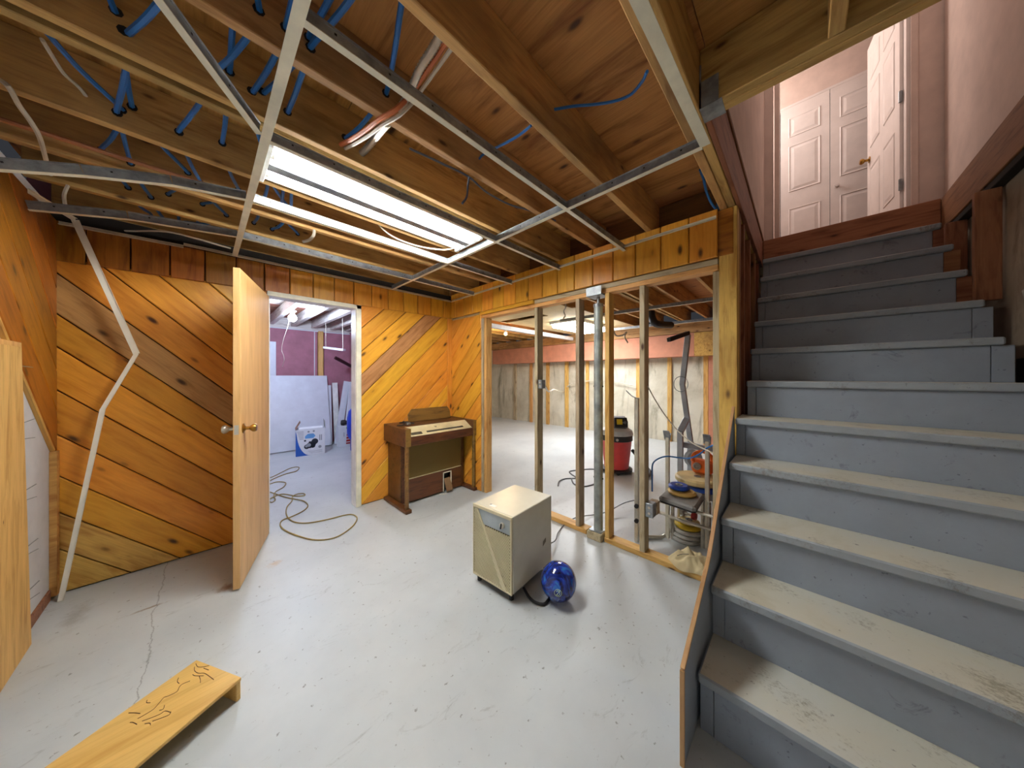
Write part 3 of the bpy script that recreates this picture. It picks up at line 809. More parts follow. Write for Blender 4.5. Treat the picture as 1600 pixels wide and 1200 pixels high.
# ================================================================== THINGS IN THE ROOM
# ---- electric organ
og = empty('electric_organ', (1.83, 3.05, 0), 'old brown electric organ with cream control panel and gold grille cloth in the corner', 'organ')
for x0, x1 in ((1.383, 1.44), (2.228, 2.283)):
    B1('end_block', og, WALNUT, x0, 2.792, .655, x1, 3.3, .838, bev=.004)
    B1('end_edge', og, GILT, x0 + .001, 2.787, .657, x1 - .001, 2.793, .836, bev=.001)
    B1('base_rail', og, WALNUT, x0 - .004, 2.775, 0, x1 + .004, 3.3, .038, bev=.006)
    build('leg', lathe(NB(), [(.016, .038), (.021, .06), (.021, .6), (.017, .64), (.02, .656)], Mx.Translation(V(((x0 + x1) / 2 - .005, 2.812, 0))), 14), GILT, og, smooth=True)
B1('lid', og, WALNUT, 1.44, 2.96, .82, 2.228, 3.3, .838, bev=.003)
Mp = frame((1.834, 2.887, .787), (1, 0, 0), (0, .875, .484))
PANELC = plain('cream_control_panel', (214, 200, 158), .5)
pn = build('control_panel', obox(NB(), Mp, .786, .165, .008, .001), PANELC, og)
bm = NB()
for g0, nx in ((-.36, 10), (-.18, 38)):
    for i in range(nx):
        for j in range(2 if nx > 20 else 3):
            obox(bm, Mp @ Mx.Translation(V((g0 + i * .0125, -.045 + j * .014 + (0 if nx > 20 else -.01), .006))), .0085, .009, .005)
tag(build('control_tabs', bm, BLACK, pn), kind='stuff')
bm = NB()
obox(bm, Mp @ Mx.Translation(V((-.05, .03, .0045))) @ Mx.Rotation(.35, 4, 'Z'), .006, .026, .002)
obox(bm, Mp @ Mx.Translation(V((-.036, .03, .0045))) @ Mx.Rotation(-.35, 4, 'Z'), .006, .026, .002)
build('maker_emblem', bm, BLACK, pn)
B1('front_fascia', og, WALNUT, 1.44, 2.797, .66, 2.228, 2.815, .752, bev=.003)
B1('under_shelf', og, WALNUT, 1.44, 2.81, .66, 2.228, 3.3, .675)
Mr = frame((1.62, 3.2, .838), (1, 0, 0), (0, .2, .98))
build('music_rest', prism(NB(), Mr, [(0, 0), (.56, 0), (.56, .09), (.53, .145), (.05, .145), (0, .09)], .014, .003), GILT, og)
B1('cabinet_side', og, WALNUT, 1.432, 3.0, .02, 1.45, 3.3, .66); B1('cabinet_side', og, WALNUT, 2.222, 3.0, .02, 2.24, 3.3, .66)
B1('cabinet_back', og, WALNUT, 1.45, 3.28, .02, 2.222, 3.3, .66)
def cloth():
    m = N('gold_grille_cloth', .75)
    w = m.n('ShaderNodeTexChecker', i_Scale=260); m.l(m.coords(rand=False), w.inputs['Vector'])
    w.inputs['Color1'].default_value = lin((128, 104, 44)); w.inputs['Color2'].default_value = lin((92, 72, 28))
    m.color(w.outputs['Color']); return m.m
B1('grille_cloth', og, cloth(), 1.46, 3.004, .27, 2.22, 3.012, .655)
B1('grille_frame', og, WALNUT, 1.45, 3.0, .02, 1.475, 3.02, .66, bev=.003); B1('grille_frame', og, WALNUT, 2.2, 3.0, .02, 2.222, 3.02, .66, bev=.003)
B1('gold_strip', og, PANELC, 1.475, 2.996, .262, 2.2, 3.006, .271)
B1('kick_panel', og, WALNUT, 1.475, 3.0, .02, 1.955, 3.015, .262); B1('kick_panel', og, WALNUT, 2.05, 3.0, .02, 2.2, 3.015, .262)
B1('kick_panel', og, WALNUT, 1.955, 3.0, .228, 2.05, 3.015, .262)
B1('pedal_recess', og, BLACK, 1.955, 3.05, .02, 2.05, 3.06, .23)
for a_ in ((1.945, .015, 1.955, .238), (2.05, .015, 2.06, .238), (1.945, .228, 2.06, .238)):
    B1('pedal_frame', og, CREAM, a_[0], 2.994, a_[1], a_[2], 3.002, a_[3])
build('pedal', obox(NB(), frame((2.003, 2.975, .095), (1, 0, 0), (0, .42, .9)), .082, .15, .018, .004), plain('worn_tan_pedal', (134, 104, 72), .6), og)
tubeobj('pedal_wire', spline([(1.88, 2.99, .01), (1.92, 2.95, .006), (1.97, 2.96, .006), (2.0, 2.99, .01)]), .004, WHITEC, og, 6)
ck = empty('cord_tangle', (1.51, 3.06, .838), 'small dark tangled plug and cord lying on the left top of the organ', 'cord')
tubeobj('cord', spline([(1.42, 3.05, .846), (1.46, 3.0, .85), (1.5, 3.03, .87), (1.47, 3.1, .86), (1.52, 3.12, .85), (1.56, 3.06, .848), (1.53, 3.0, .85), (1.49, 3.06, .875), (1.54, 3.09, .86), (1.6, 3.03, .846)], 5), .007, BLACK, ck, 6)
build('plug', obox(NB(), frame((1.52, 3.0, .856), (1, .4, 0), (-.4, 1, 0)), .05, .03, .026, .006), plain('grey_plug', (110, 104, 100), .5), ck)

# ---- dehumidifier
DEH = plain('cream_dehumidifier_case', (212, 208, 190), .3, 0, .02)
DEHG = plain('cream_grille', (214, 204, 170), .45, 0, .02)
ang = math.radians(4.5)
dx = V((math.cos(ang), math.sin(ang), 0)); dy = V((-math.sin(ang), math.cos(ang), 0))
W, D, Z0, Z1 = .335, .44, .048, .515
org = V((1.282, 1.238, 0))
dh = empty('dehumidifier', org + dx * D / 2 + dy * W / 2, 'cream box dehumidifier with slanted front grille standing mid-floor beside the blue ball', 'dehumidifier')
Md = frame(org + dx * (D / 2 + .006) + dy * W / 2 + V((0, 0, (Z0 + Z1) / 2)), dx, dy)
build('case', obox(NB(), Md, D - .012, W, Z1 - Z0, .004), DEH, dh)
# front plane coordinates: u to the picture's right (-dy), v up, n towards the camera side (-dx)
Of = org + dy * W + V((0, 0, Z0)); Hf = Z1 - Z0
Mf = frame(Of, -dy, ZV)                    # z axis = -dy x z = -dx
fb = NB()
for u0, v0, u1, v1 in ((0, 0, W, .012), (0, Hf - .02, W, Hf), (0, .012, .009, Hf - .02), (W - .014, .012, W, Hf - .02)):
    obox(fb, Mf @ Mx.Translation(V(((u0 + u1) / 2, (v0 + v1) / 2, -.001))), u1 - u0, v1 - v0, .012, .0015)
fr_ = build('front_frame', fb, DEHG, dh)
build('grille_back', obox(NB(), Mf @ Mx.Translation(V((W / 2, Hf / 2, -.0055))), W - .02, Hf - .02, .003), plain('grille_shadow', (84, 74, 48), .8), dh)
ctl = [(.045, Hf - .022), (W - .016, Hf - .022), (W - .016, Hf - .112), (.098, Hf - .112)]
bandl = [(.03, Hf - .022), (.045, Hf - .022), (.098, Hf - .112), (W - .04, .012), (W - .075, .012), (.085, Hf - .112)]
sb = NB()
def slats(poly, step=.0132, wd=.007, ang_=-math.radians(45)):
    ca, sa = math.cos(ang_), math.sin(ang_)
    rp = [(u * ca + v * sa, v * ca - u * sa) for u, v in poly]
    t = min(p[1] for p in rp)
    while t < max(p[1] for p in rp):
        q = clip(clip(rp, 0, 1, t + wd), 0, -1, -t)
        if len(q) >= 3 and area(q) > 1e-5:
            x0, x1 = min(p[0] for p in q), max(p[0] for p in q)
            cxm, cym = (x0 + x1) / 2, t + wd / 2
            c = (cxm * ca - cym * sa, cxm * sa + cym * ca)
            obox(sb, Mf @ Mx.Translation(V((c[0], c[1], -.001))) @ Mx.Rotation(ang_, 4, 'Z'), max(.004, x1 - x0 - .004), wd, .006)
        t += step
slats([(.012, .014), (W - .08, .014), (.08, Hf - .115), (.028, Hf - .024), (.012, Hf - .024)])
slats([(W - .035, .014), (W - .018, .014), (W - .018, Hf - .12), (.104, Hf - .12)])
tag(build('grille_slats', sb, DEHG, dh), kind='stuff')
build('grille_band', prism(NB(), Mf @ Mx.Translation(V((0, 0, -.004))), [bandl[1], bandl[2], bandl[3], bandl[4], bandl[5], bandl[0]][::-1], .008), DEHG, dh) if False else None
bd = NB()
prism(bd, Mf @ Mx.Translation(V((0, 0, -.004))), [(.03, Hf - .022), (.085, Hf - .118), (.1, Hf - .118), (.045, Hf - .022)], .0085)
prism(bd, Mf @ Mx.Translation(V((0, 0, -.004))), [(.082, Hf - .112), (W - .078, .012), (W - .04, .012), (.102, Hf - .112)], .0085)
build('grille_band', bd, DEHG, dh)
cp_ = build('control_plate', prism(NB(), Mf @ Mx.Translation(V((0, 0, -.0045))), ctl[::-1], .004), plain('blue_grey_plate', (172, 184, 190), .4), dh)
kb = lathe(NB(), [(.018, 0), (.018, .012), (.014, .016), (0, .016)], Mf @ Mx.Translation(V((W - .075, Hf - .068, 0))), 16, cap=False)
build('dial', kb, CHROME, cp_, smooth=True)
build('dial_pointer', obox(NB(), Mf @ Mx.Translation(V((W - .075, Hf - .068, .018))) @ Mx.Rotation(-.2, 4, 'Z'), .007, .034, .008, .001), BLACK, cp_)
build('top_sticker', obox(NB(), frame(org + dx * .05 + dy * .2 + V((0, 0, Z1 + .0006)), -dy, dx), .05, .026, .0006), WHITE, dh)
build('sticker_print', obox(NB(), frame(org + dx * .058 + dy * .228 + V((0, 0, Z1 + .0008)), -dy, dx), .014, .014, .0006), GALV, dh)
Ms = frame(org + dx * .33 + V((0, 0, .2)), dx, ZV)
build('torn_sticker', prism(NB(), Ms, [(0, 0), (.036, .02), (.036, .045), (.004, .032)], .0012), plain('grey_tear', (132, 122, 100), .7), dh)
for u, v in ((.03, .03), (.03, W - .03), (D - .03, .03), (D - .03, W - .03)):
    p = org + dx * u + dy * v
    tubeobj('caster', [p + V((0, 0, 0)), p + V((0, 0, .05))], .016, BLACK, dh, 8)
build('chassis', obox(NB(), frame(org + dx * D / 2 + dy * W / 2 + V((0, 0, .036)), dx, dy), D - .05, W - .05, .026), BLACK, dh)
tubeobj('drain_hose', spline([onz(818, 918, .03), onz(826, 932, .012), onz(836, 941, .01), onz(850, 944, .01), onz(858, 936, .01), onz(872, 922, .01)], 6), .0085, BLACK, dh, 8)
tubeobj('power_cord', spline([org + dx * D + dy * .1 + V((0, 0, .12)), onz(866, 846, .06), onz(872, 832, .02), onz(884, 818, .006), onz(902, 808, .046), onz(930, 804, .006), onz(950, 799, .05), onz(975, 786, .1), onz(996, 781, .26), onx(1010, 780, 2.4)], 6), .0045, GREYC, dh, 6)

# ---- bowling ball
def ballmat():
    m = N('swirled_blue_ball', .12)
    v = m.coords((7, 7, 3.4), False)
    f = m.noise(v, 1.6, 6, .6, 2.2)
    c = m.ramp(f, [(.33, (6, 10, 34)), (.46, (16, 34, 110)), (.55, (26, 64, 170)), (.64, (34, 116, 176)), (.76, (74, 70, 180))])
    m.color(c); m.b.inputs['Coat Weight'].default_value = .6; m.b.inputs['Coat Roughness'].default_value = .05
    return m.m
bc = V((1.512, 1.066, .1085)); BR = .1085
bl = empty('bowling_ball', (bc.x, bc.y, 0), 'shiny swirled blue bowling ball against the dehumidifier', 'bowling ball')
bm = NB(); bmesh.ops.create_uvsphere(bm, u_segments=48, v_segments=28, radius=BR); bm.transform(Mx.Translation(bc))
build('ball', bm, ballmat(), bl, smooth='all')
ed = (dep(870.5, 924, 1.75) - bc); ed = (V((0, 0, 1.36)) - bc).normalized() + V((0, 0, -.55)) + RT * -.02; ed.normalize()
e1 = ed.cross(ZV).normalized(); e2 = e1.cross(ed)
def onball(a_, b_): return bc + (ed + e1 * a_ + e2 * b_).normalized() * (BR + .0002)
eb = NB()
tube(eb, [onball(.19 * math.cos(t), .19 * math.sin(t)) for t in [2 * PI * k / 28 for k in range(28)]], .0016, 5, True)
tube(eb, [onball(.1 * math.cos(t), .12 * math.sin(t)) for t in [.5 + 1.6 * PI * k / 16 for k in range(17)]], .0016, 5)
tube(eb, [onball(-.1 + .2 * k / 6, .13 - .26 * k / 6) for k in range(7)], .002, 5)
build('emblem', eb, plain('pale_green_print', (168, 196, 160), .4), bl)
for k in range(2): pass

# ---- yellow extension cord
YC = [(418, 748), (428, 744), (440, 738), (455, 731), (467, 730), (463, 736), (448, 740), (432, 746), (421, 752), (419, 757), (432, 753), (446, 754), (443, 761), (431, 768), (428, 775), (430, 781), (424, 785), (421, 780), (440, 772), (463, 775), (476, 774), (474, 771), (464, 772), (457, 776), (456, 783), (449, 791), (447, 801), (451, 810), (462, 816), (481, 817), (510, 812), (538, 805), (551, 804), (558, 810), (550, 823), (530, 837), (510, 843), (488, 843), (465, 837), (446, 829), (438, 821), (441, 813), (456, 807), (474, 798), (481, 790), (475, 783), (462, 780), (447, 777), (432, 772), (420, 768)]
yc = tubeobj('extension_cord', spline([onz(x, y, .007) for x, y in YC], 5), .0055, YELLOWC, None, 6)
tag(yc, 'yellow extension cord looping over the floor in the doorway', 'cord')

# ---- foreground board with scribbled carving
ax = V((-.85, -.52, 0)).normalized(); ay = V((-ax.y, ax.x, 0))
c0 = V((.113, 1.698, .09)); wdt = .282; ln_ = .78
ayy = (V((-.018, 1.944, .09)) - c0).normalized()
ax = V((-ayy.y, ayy.x, 0)); ax = -ax if ax.x > 0 else ax
fb_ = empty('wooden_lid', c0 + ax * ln_ / 2 + ayy * wdt / 2 - V((0, 0, .09)), 'shallow upturned wooden board with carved scribbles lying on the floor in front', 'wooden board')
Mb = frame(c0 + ax * ln_ / 2 + ayy * wdt / 2 + V((0, 0, -.007)), ax, ayy)
build('top_board', obox(NB(), Mb, ln_, wdt, .014, .002), BOXWOOD, fb_)
for s_, nm in ((.009, 'end_strip'), (ln_ - .009, 'end_strip')):
    Me = frame(c0 + ax * s_ + ayy * wdt / 2 + V((0, 0, -.052)), ayy, ax)
    build(nm, obox(NB(), Me, wdt - .004, .016, .076, .002), BOXWOOD, fb_)
Me = frame(c0 + ax * ln_ / 2 + ayy * (wdt - .008) + V((0, 0, -.052)), ax, ayy)
build('side_strip', obox(NB(), Me, ln_ - .036, .014, .076, .002), BOXWOOD, fb_)
SC = [[(306, 1037), (309, 1042), (318, 1042), (327, 1040)], [(304, 1042), (304, 1048), (310, 1052), (319, 1052), (326, 1056), (334, 1062)], [(301, 1054), (305, 1056), (318, 1056)], [(311, 1056), (313, 1062), (313, 1067)], [(318, 1044), (326, 1047)], [(279, 1059), (277, 1065), (280, 1068)], [(297, 1064), (285, 1069), (280, 1074), (276, 1081), (262, 1088), (256, 1090), (249, 1098), (240, 1108), (226, 1117), (215, 1123)], [(267, 1112), (264, 1117), (252, 1122), (238, 1127)], [(266, 1113), (258, 1111), (250, 1116), (238, 1121), (222, 1127)], [(257, 1102), (255, 1108), (249, 1110)], [(201, 1114), (211, 1114), (219, 1115)], [(203, 1129), (208, 1129), (214, 1132)], [(226, 1131), (234, 1130), (235, 1133)], [(230, 1094), (229, 1098), (235, 1098)]]
sb = NB()
for pl in SC: tube(sb, spline([onz(x, y, .0902) for x, y in pl], 3), .0013, 4)
build('carved_lines', sb, plain('burnt_line', (78, 44, 16), .8), fb_)

# ---- steel jack post
jp = empty('steel_post', (2.33, 1.233, 0), 'grey adjustable steel post on a wooden block between the studs', 'support post')
B1('base_block', jp, STUD_GREY, 2.25, 1.172, 0, 2.385, 1.298, .062, bev=.004)
B1('base_plate', jp, GALV, 2.27, 1.18, .062, 2.385, 1.29, .069)
tubeobj('tube', [(2.33, 1.233, .069), (2.33, 1.233, 1.96)], .037, STEEL, jp, 20)
tubeobj('collar', [(2.33, 1.233, 1.945), (2.33, 1.233, 1.972)], .041, GALV, jp, 20)
tubeobj('jack_screw', [(2.33, 1.233, 1.97), (2.33, 1.233, 2.03)], .012, GALV, jp, 10)
B1('cap_plate', jp, GALV, 2.245, 1.165, 2.03, 2.39, 1.3, 2.042); B1('cap_plate', jp, GALV, 2.245, 1.165, 2.03, 2.256, 1.3, 2.1)
for z in (1.275, .5): tubeobj('pin', [(2.33, 1.19, z), (2.33, 1.276, z)], .007, BLACK, jp, 8)

# ---- electrical boxes on the studs
def ebox(name, loc, s, label, mat=GALV):
    t = empty(name, loc, label, 'electrical box')
    x, y, z = loc
    B1('box', t, mat, x - s[0] / 2, y - s[1] / 2, z, x + s[0] / 2, y + s[1] / 2, z + s[2], bev=.004)
    for k in (.3, .7):
        tubeobj('knockout', [(x - s[0] / 2 + .0005, y, z + s[2] * k), (x - s[0] / 2 - .002, y, z + s[2] * k)], .009, WHITEC, t, 10)
    return t
p = onx(1014, 775, 2.34)
e_ = ebox('outlet_box', (2.335, .809, .31), (.07, .055, .105), 'grey metal outlet box with blue cable low on the right-hand stud')
B1('mud_ring', e_, STUD_GREY, 2.372, .775, .315, 2.43, .835, .41, bev=.003)
e2_ = ebox('switch_box', (2.33, 1.842, 1.24), (.06, .046, .085), 'small grey switch box on the leftmost open stud')
tag(tubeobj('blue_cable', spline([onx(1019, 768, 2.36), onx(1019, 740, 2.37), onx(1020, 725, 2.38), onx(1028, 717, 2.42), onx(1042, 713, 2.46), onx(1060, 715, 2.5), onx(1077, 716, 2.5), onx(1092, 710, 2.48), onx(1105, 700, 2.44), onx(1119, 694, 2.4)], 6), .0055, BLUEC, None, 6), 'blue cable arching from the low outlet box across to the corner post', 'cable')
tag(tubeobj('beige_cable', spline([onx(1012, 603, 2.345), onx(1022, 622, 2.42), onx(1040, 650, 2.45), onx(1062, 676, 2.45), onx(1085, 694, 2.43), onx(1119, 710, 2.39)], 6), .0045, WHITEC, None, 6), 'beige cable sagging from the right-hand stud down to the corner post', 'cable')

# ---- cables in the ceiling
JY = [.80, 1.235, 1.635, 2.107, 2.557, 2.947, 3.3]
HOLES = []
def ceil_run(x, z, rr, mat, y0=.8, y1=3.3, sag=.03, wob=.13):
    pts = []; ys = [y for y in JY if y0 - .01 <= y <= y1 + .01]
    xx = x
    for i, y in enumerate(ys):
        pts += [(xx, y - .03, z), (xx, y + .03, z)]; HOLES.append((xx, y, z))
        if i < len(ys) - 1:
            xn = x + rnd.uniform(-wob, wob)
            pts.append(((xx + xn) / 2, (y + ys[i + 1]) / 2, z - rnd.uniform(.2, 1) * sag)); xx = xn
    return spline(pts, 4)
for k_, (x, z) in enumerate(((-.36, 2.5), (-.15, 2.48), (-.09, 2.53), (.03, 2.5), (.06, 2.53), (.18, 2.5), (.29, 2.52), (.33, 2.49), (.41, 2.51))):
    o = tubeobj('blue_cable', ceil_run(x, z, 0, BLUEC), .009, BLUEC, None, 6)
    tag(o, 'blue cable threaded through holes in the joists, ' + ('nearest the left wall', 'second from the left wall', 'third from the left wall', 'fourth from the left wall', 'fifth from the left wall', 'sixth from the left wall', 'seventh from the left wall', 'eighth from the left wall', 'farthest from the left wall')[k_], 'cable', 'blue cables threaded through the joists')
o = tubeobj('blue_cable', spline([onz(640, 232, 2.44), onz(690, 255, 2.44), onz(732, 276, 2.418), onz(760, 300, 2.43), onz(795, 319, 2.44), onz(825, 328, 2.43), onz(848, 337, 2.425), onz(868, 345, 2.43)], 5), .0055, GREYBLUEC, None, 6)
tag(o, 'dark blue cable stapled along a joist right of the fluorescent light', 'cable')
o = tubeobj('blue_cable', spline([ony(733, 276, 1.25), ony(731, 290, 1.275), ony(729, 308, 1.29), ony(722, 318, 1.3)], 5), .006, GREYBLUEC, None, 6)
tag(o, 'short grey-blue cable end dropping from the joist right of the light', 'cable')
o = tubeobj('blue_cable', spline([ony(749, 248, 1.214), ony(757, 240, 1.15), ony(785, 226, 1.0), ony(810, 212, .9), ony(830, 196, .82)], 5), .006, BLUEC, None, 6)
tag(o, 'blue cable crossing under the plywood behind the long tee', 'cable')
o = tubeobj('blue_cable', spline([ony(866, 171, .78), ony(895, 166, .73), ony(930, 163, .66), ony(960, 158, .58), ony(985, 148, .5), ony(1003, 128, .43), ony(1011, 112, .385)], 5), .006, BLUEC, None, 6)
tag(o, 'blue cable bowing between two joists near the stair opening', 'cable')
o = tubeobj('blue_cable', spline([onz(1094, 265, 2.5), onz(1100, 282, 2.49), onz(1104, 300, 2.47), onz(1112, 318, 2.44), onz(1121, 328, 2.43), onz(1121, 318, 2.45)], 5), .007, BLUEC, None, 6)
tag(o, 'blue cable hanging along the trimmer above the corner post', 'cable')
hb = NB()
for x, y, z in HOLES:
    hw = .0555 if 1.6 < y < 1.67 else .0197
    if y < 3.2: tube(hb, [(x, y - hw - .0035, z), (x, y + hw + .0035, z)], .0155, 8)
tag(build('hole_plugs', hb, DARK, ce), kind='stuff')  # solid dark plugs, painting the shade inside the cable holes
A_ = [ony(700, 62, .83), ony(680, 92, .95), ony(655, 128, 1.07), ony(640, 150, 1.14), onz(617, 172, 2.41), onz(592, 187, 2.408), ony(570, 204, 1.36), ony(548, 218, 1.48), ony(531, 227, 1.585)]
o = tubeobj('orange_cable', spline(A_, 5), .009, ORANGEC, None, 6); tag(o, 'orange cable running across the joists beside the flexible conduit', 'cable')
o = tubeobj('white_cable', spline([V(p) + V((.02, .004, -.006)) for p in A_], 5), .007, WHITEC, None, 6); tag(o, 'white cable clipped alongside the orange one across the joists', 'cable')
def conduit(pts, r, label):
    P_ = spline(pts, 14); rs = [r * (1 if i % 2 else .8) for i in range(len(P_))]
    o = build('flexible_conduit', tube(NB(), P_, rs, 10), CHROME, None, smooth='all'); return tag(o, label, 'conduit')
conduit([ony(692, 66, .82) + V((0, 0, .04)), ony(676, 95, .9) + V((0, 0, .04)), ony(656, 125, 1.0) + V((0, 0, .04)), ony(641, 150, 1.1) + V((0, 0, .02)), ony(624, 172, 1.216)], .015, 'ribbed metal conduit behind the orange cable near the plywood')
conduit([ony(606, 192, 1.255), ony(594, 206, 1.36), ony(580, 224, 1.48), ony(565, 240, 1.582)], .016, 'ribbed metal conduit stub between two joists below the orange cable')
o = tubeobj('copper_pipe', [(-.655, 2.41, 2.437), (.2, 2.4, 2.437), (1.4, 2.38, 2.437), (2.25, 2.38, 2.437)], .011, COPPER, None, 8); tag(o, 'thin copper pipe running between the ceiling joists', 'pipe')
o = tubeobj('white_cable', spline([onz(-10, 120, 2.45), onz(12, 134, 2.4), onz(30, 165, 2.4), onz(48, 190, 2.38), onz(62, 215, 2.36), onz(72, 250, 2.36), onz(79, 273, 2.36)], 5), .008, WHITEC, None, 6); tag(o, 'pale cable bundle drooping near the left wall', 'cable')
o = tubeobj('white_cable', spline([onz(66, 62, 2.45), onz(80, 85, 2.47), onz(100, 115, 2.48), onz(125, 138, 2.5), onz(145, 165, 2.5)], 5), .006, WHITEC, None, 6); tag(o, 'pale cable bowing between the joists at the upper left', 'cable')
o = tubeobj('white_cable', spline([ony(106, 290, 2.92), ony(100, 305, 2.9), ony(102, 322, 2.92)], 5), .008, WHITEC, None, 6); tag(o, 'short beige cable loop above the detached wall angle', 'cable')
o = tubeobj('white_cable', spline([onz(120, 352, 2.36), onz(150, 359, 2.36), onz(200, 361, 2.36), onz(260, 362, 2.36), onz(310, 374, 2.37), onz(360, 388, 2.39)], 5), .006, WHITEC, None, 6); tag(o, 'pale cable pair sagging above the back frieze', 'cable')
o = tubeobj('white_cable', spline([ony(491, 360, 2.53), ony(490, 368, 2.51), ony(483, 375, 2.51), ony(473, 378, 2.53)], 5), .01, WHITEC, None, 8); tag(o, 'white cable elbow poking out of a joist left of the light', 'cable')
o = tubeobj('white_cable', spline([(.75, 2.1, 2.5), (.95, 2.2, 2.42), (1.15, 2.18, 2.39), (1.35, 2.1, 2.39), (1.43, 2.02, 2.41)], 5), .006, WHITEC, None, 6); tag(o, 'white cable feeding the far end of the fluorescent light', 'cable')

# ================================================================== WORKSHOP THINGS
def disc(name, x, y, z, r, h, mat, label=None, group=None, hole=.015, cat='weight plate', hub=None):
    t = empty(name, (x, y, z), label, cat, group)
    M = Mx.Translation(V((x, y, z)))
    pr_ = [(hole, .002), (r * .35, .0), (r - .012, 0), (r, .01), (r, h - .012), (r - .014, h), (r * .4, h - .004), (hole, h - .004), (hole, .002)]
    build('plate', lathe(NB(), pr_, M, 32, cap=False), mat, t, smooth=True)
    build('hub_ring', lathe(NB(), [(hole, h - .006), (hole, h + .001), (hole + .012, h + .001), (hole + .012, h - .006)], M, 16, cap=False), hub or GALV, t, smooth=True)
    return t
TAN = plain('tan_vinyl_plate', (196, 160, 84), .5); CREAMP = plain('cream_vinyl_plate', (222, 204, 150), .5)
BLUEP = plain('blue_vinyl_plate', (30, 74, 168), .4); YELP = plain('yellow_vinyl_plate', (222, 190, 40), .45); GREYP = plain('grey_vinyl_plate', (176, 176, 170), .55)
REDP = plain('red_vinyl', (176, 44, 48), .4)
ORANGEP = plain('orange_plastic', (232, 110, 30), .4)
bn = empty('weight_bench', (2.66, .66, 0), 'chrome tube weight bench with a grey pad and tall uprights behind the studs', 'weight bench')
UPR = plain('pale_upright_steel', (214, 208, 190), .4, .1)
PADM = plain('grey_vinyl_pad', (128, 126, 122), .5)
PC = [(2.475, .795), (2.46, .775), (2.42, .555), (2.435, .535), (2.74, .545), (2.76, .56), (2.82, .78), (2.8, .80)]
build('seat_pad', prism(NB(), Mx.Translation(V((0, 0, .398))), PC, .032, .012), PADM, bn)
build('pad_board', prism(NB(), Mx.Translation(V((0, 0, .385))), [(x * .98 + .05, y * .98 + .013) for x, y in PC], .013), BLACK, bn)
for x, y in ((2.70, .80), (2.745, .525)):
    build('upright', obox(NB(), Mx.Translation(V((x, y, .44))), .03, .03, .86, .004), UPR, bn)
    build('bar_hook', obox(NB(), Mx.Translation(V((x - .02, y, .87))) @ Mx.Rotation(-.45, 4, 'Y'), .008, .05, .09, .002), GALV, bn)
    build('bar_hook', obox(NB(), Mx.Translation(V((x + .025, y, .86))) @ Mx.Rotation(.4, 4, 'Y'), .008, .04, .05, .002), GALV, bn)
tubeobj('front_tube', [onz(1024, 781, .358), onz(1116, 808, .358)], .012, CHROME, bn, 10)
tubeobj('foot_loop', spline([onz(1112, 828, .2), onz(1090, 821, .2), onz(1060, 812, .2), onz(1035, 802, .2), onz(1020, 799, .2), onz(1008, 802, .2)], 5), .014, CHROME, bn, 10)
tubeobj('foot_loop', spline([onz(1046, 806, .2), onz(1048, 818, .14), onz(1045, 830, .06), onz(1036, 838, .018), onz(1022, 839, .016), onz(1004, 838, .016)], 5), .014, CHROME, bn, 10)
for p in (onz(1051, 842, 0), onz(1098, 856, 0), onz(1108, 862, 0)):
    tubeobj('leg', [(p.x, p.y, 0), (p.x, p.y, .385)], .014, CHROME, bn, 10)
bk = empty('barbell_stand', (2.483, .97, 0), 'tall galvanised upright with two black knobs standing behind the middle studs', 'barbell stand')
build('upright', obox(NB(), Mx.Translation(V((2.483, .97, .59))), .032, .032, 1.18, .004), CHROME, bk)
for z in (.3, .18): tubeobj('knob', [(2.45, .962, z), (2.47, .966, z)], .017, BLACK, bk, 12)
tubeobj('hook_wire', spline([(2.483, 1.06, 1.24), (2.483, 1.0, 1.19), (2.483, .94, 1.185), (2.483, .9, 1.24)], 5), .004, GALV, bk, 5)
disc('weight_plate', 2.63, .675, .431, .1, .03, TAN, 'tan weight plate lying directly on the grey bench pad')
disc('weight_plate', 2.645, .70, .462, .075, .035, BLUEP, 'small blue weight plate on top of the tan one on the pad')
# second pad behind, with the large plates
b2 = empty('bench_back_pad', (3.02, .64, 0), 'low dark support under the big cream plate behind the bench', 'bench support')
build('pad', obox(NB(), Mx.Translation(V((3.02, .64, .365))), .3, .34, .05, .01), PADM, b2)
for dx_, dy_ in ((-.12, -.13), (-.12, .13), (.12, -.13), (.12, .13)):
    tubeobj('leg', [(3.02 + dx_, .64 + dy_, 0), (3.02 + dx_, .64 + dy_, .34)], .013, CHROME, b2, 8)
disc('weight_plate', 3.0, .6, .391, .15, .05, BLUEP, 'blue weight plate under the largest cream plate')
disc('weight_plate', 2.99, .645, .443, .172, .05, CREAMP, 'largest cream weight plate topping the rear stack')
for k in range(3):
    disc('weight_plate', 2.80 + .005 * k, .69 - .006 * k, .002 + .034 * k, .115, .032, GREYP, ('grey weight plate at the very bottom of the floor stack', 'grey weight plate second from the floor under the bench', 'grey weight plate just below the yellow one')[k])
disc('weight_plate', 2.81, .675, .105, .1, .036, YELP, 'yellow weight plate in the floor stack under the bench')
disc('weight_plate', 2.815, .67, .143, .08, .026, CREAMP, 'small cream weight plate on top of the yellow one')
db = empty('dumbbell', (2.84, .67, .17), 'red and grey dumbbell resting on the floor stack of plates', 'dumbbell')
tubeobj('handle', [(2.83, .64, .2), (2.85, .72, .2)], .011, CHROME, db, 8)
tubeobj('weight', [(2.83, .62, .2), (2.834, .65, .2)], .03, REDP, db, 14); tubeobj('weight', [(2.846, .71, .2), (2.852, .735, .2)], .028, GREYP, db, 14)
ot = empty('orange_tool', (3.1, .63, .494), 'bright orange plastic power tool with a round cap on the big cream plate', 'power tool')
build('body', obox(NB(), frame((3.1, .63, .555), (.3, .95, 0), (-.95, .3, 0)), .16, .11, .12, .022), ORANGEP, ot)
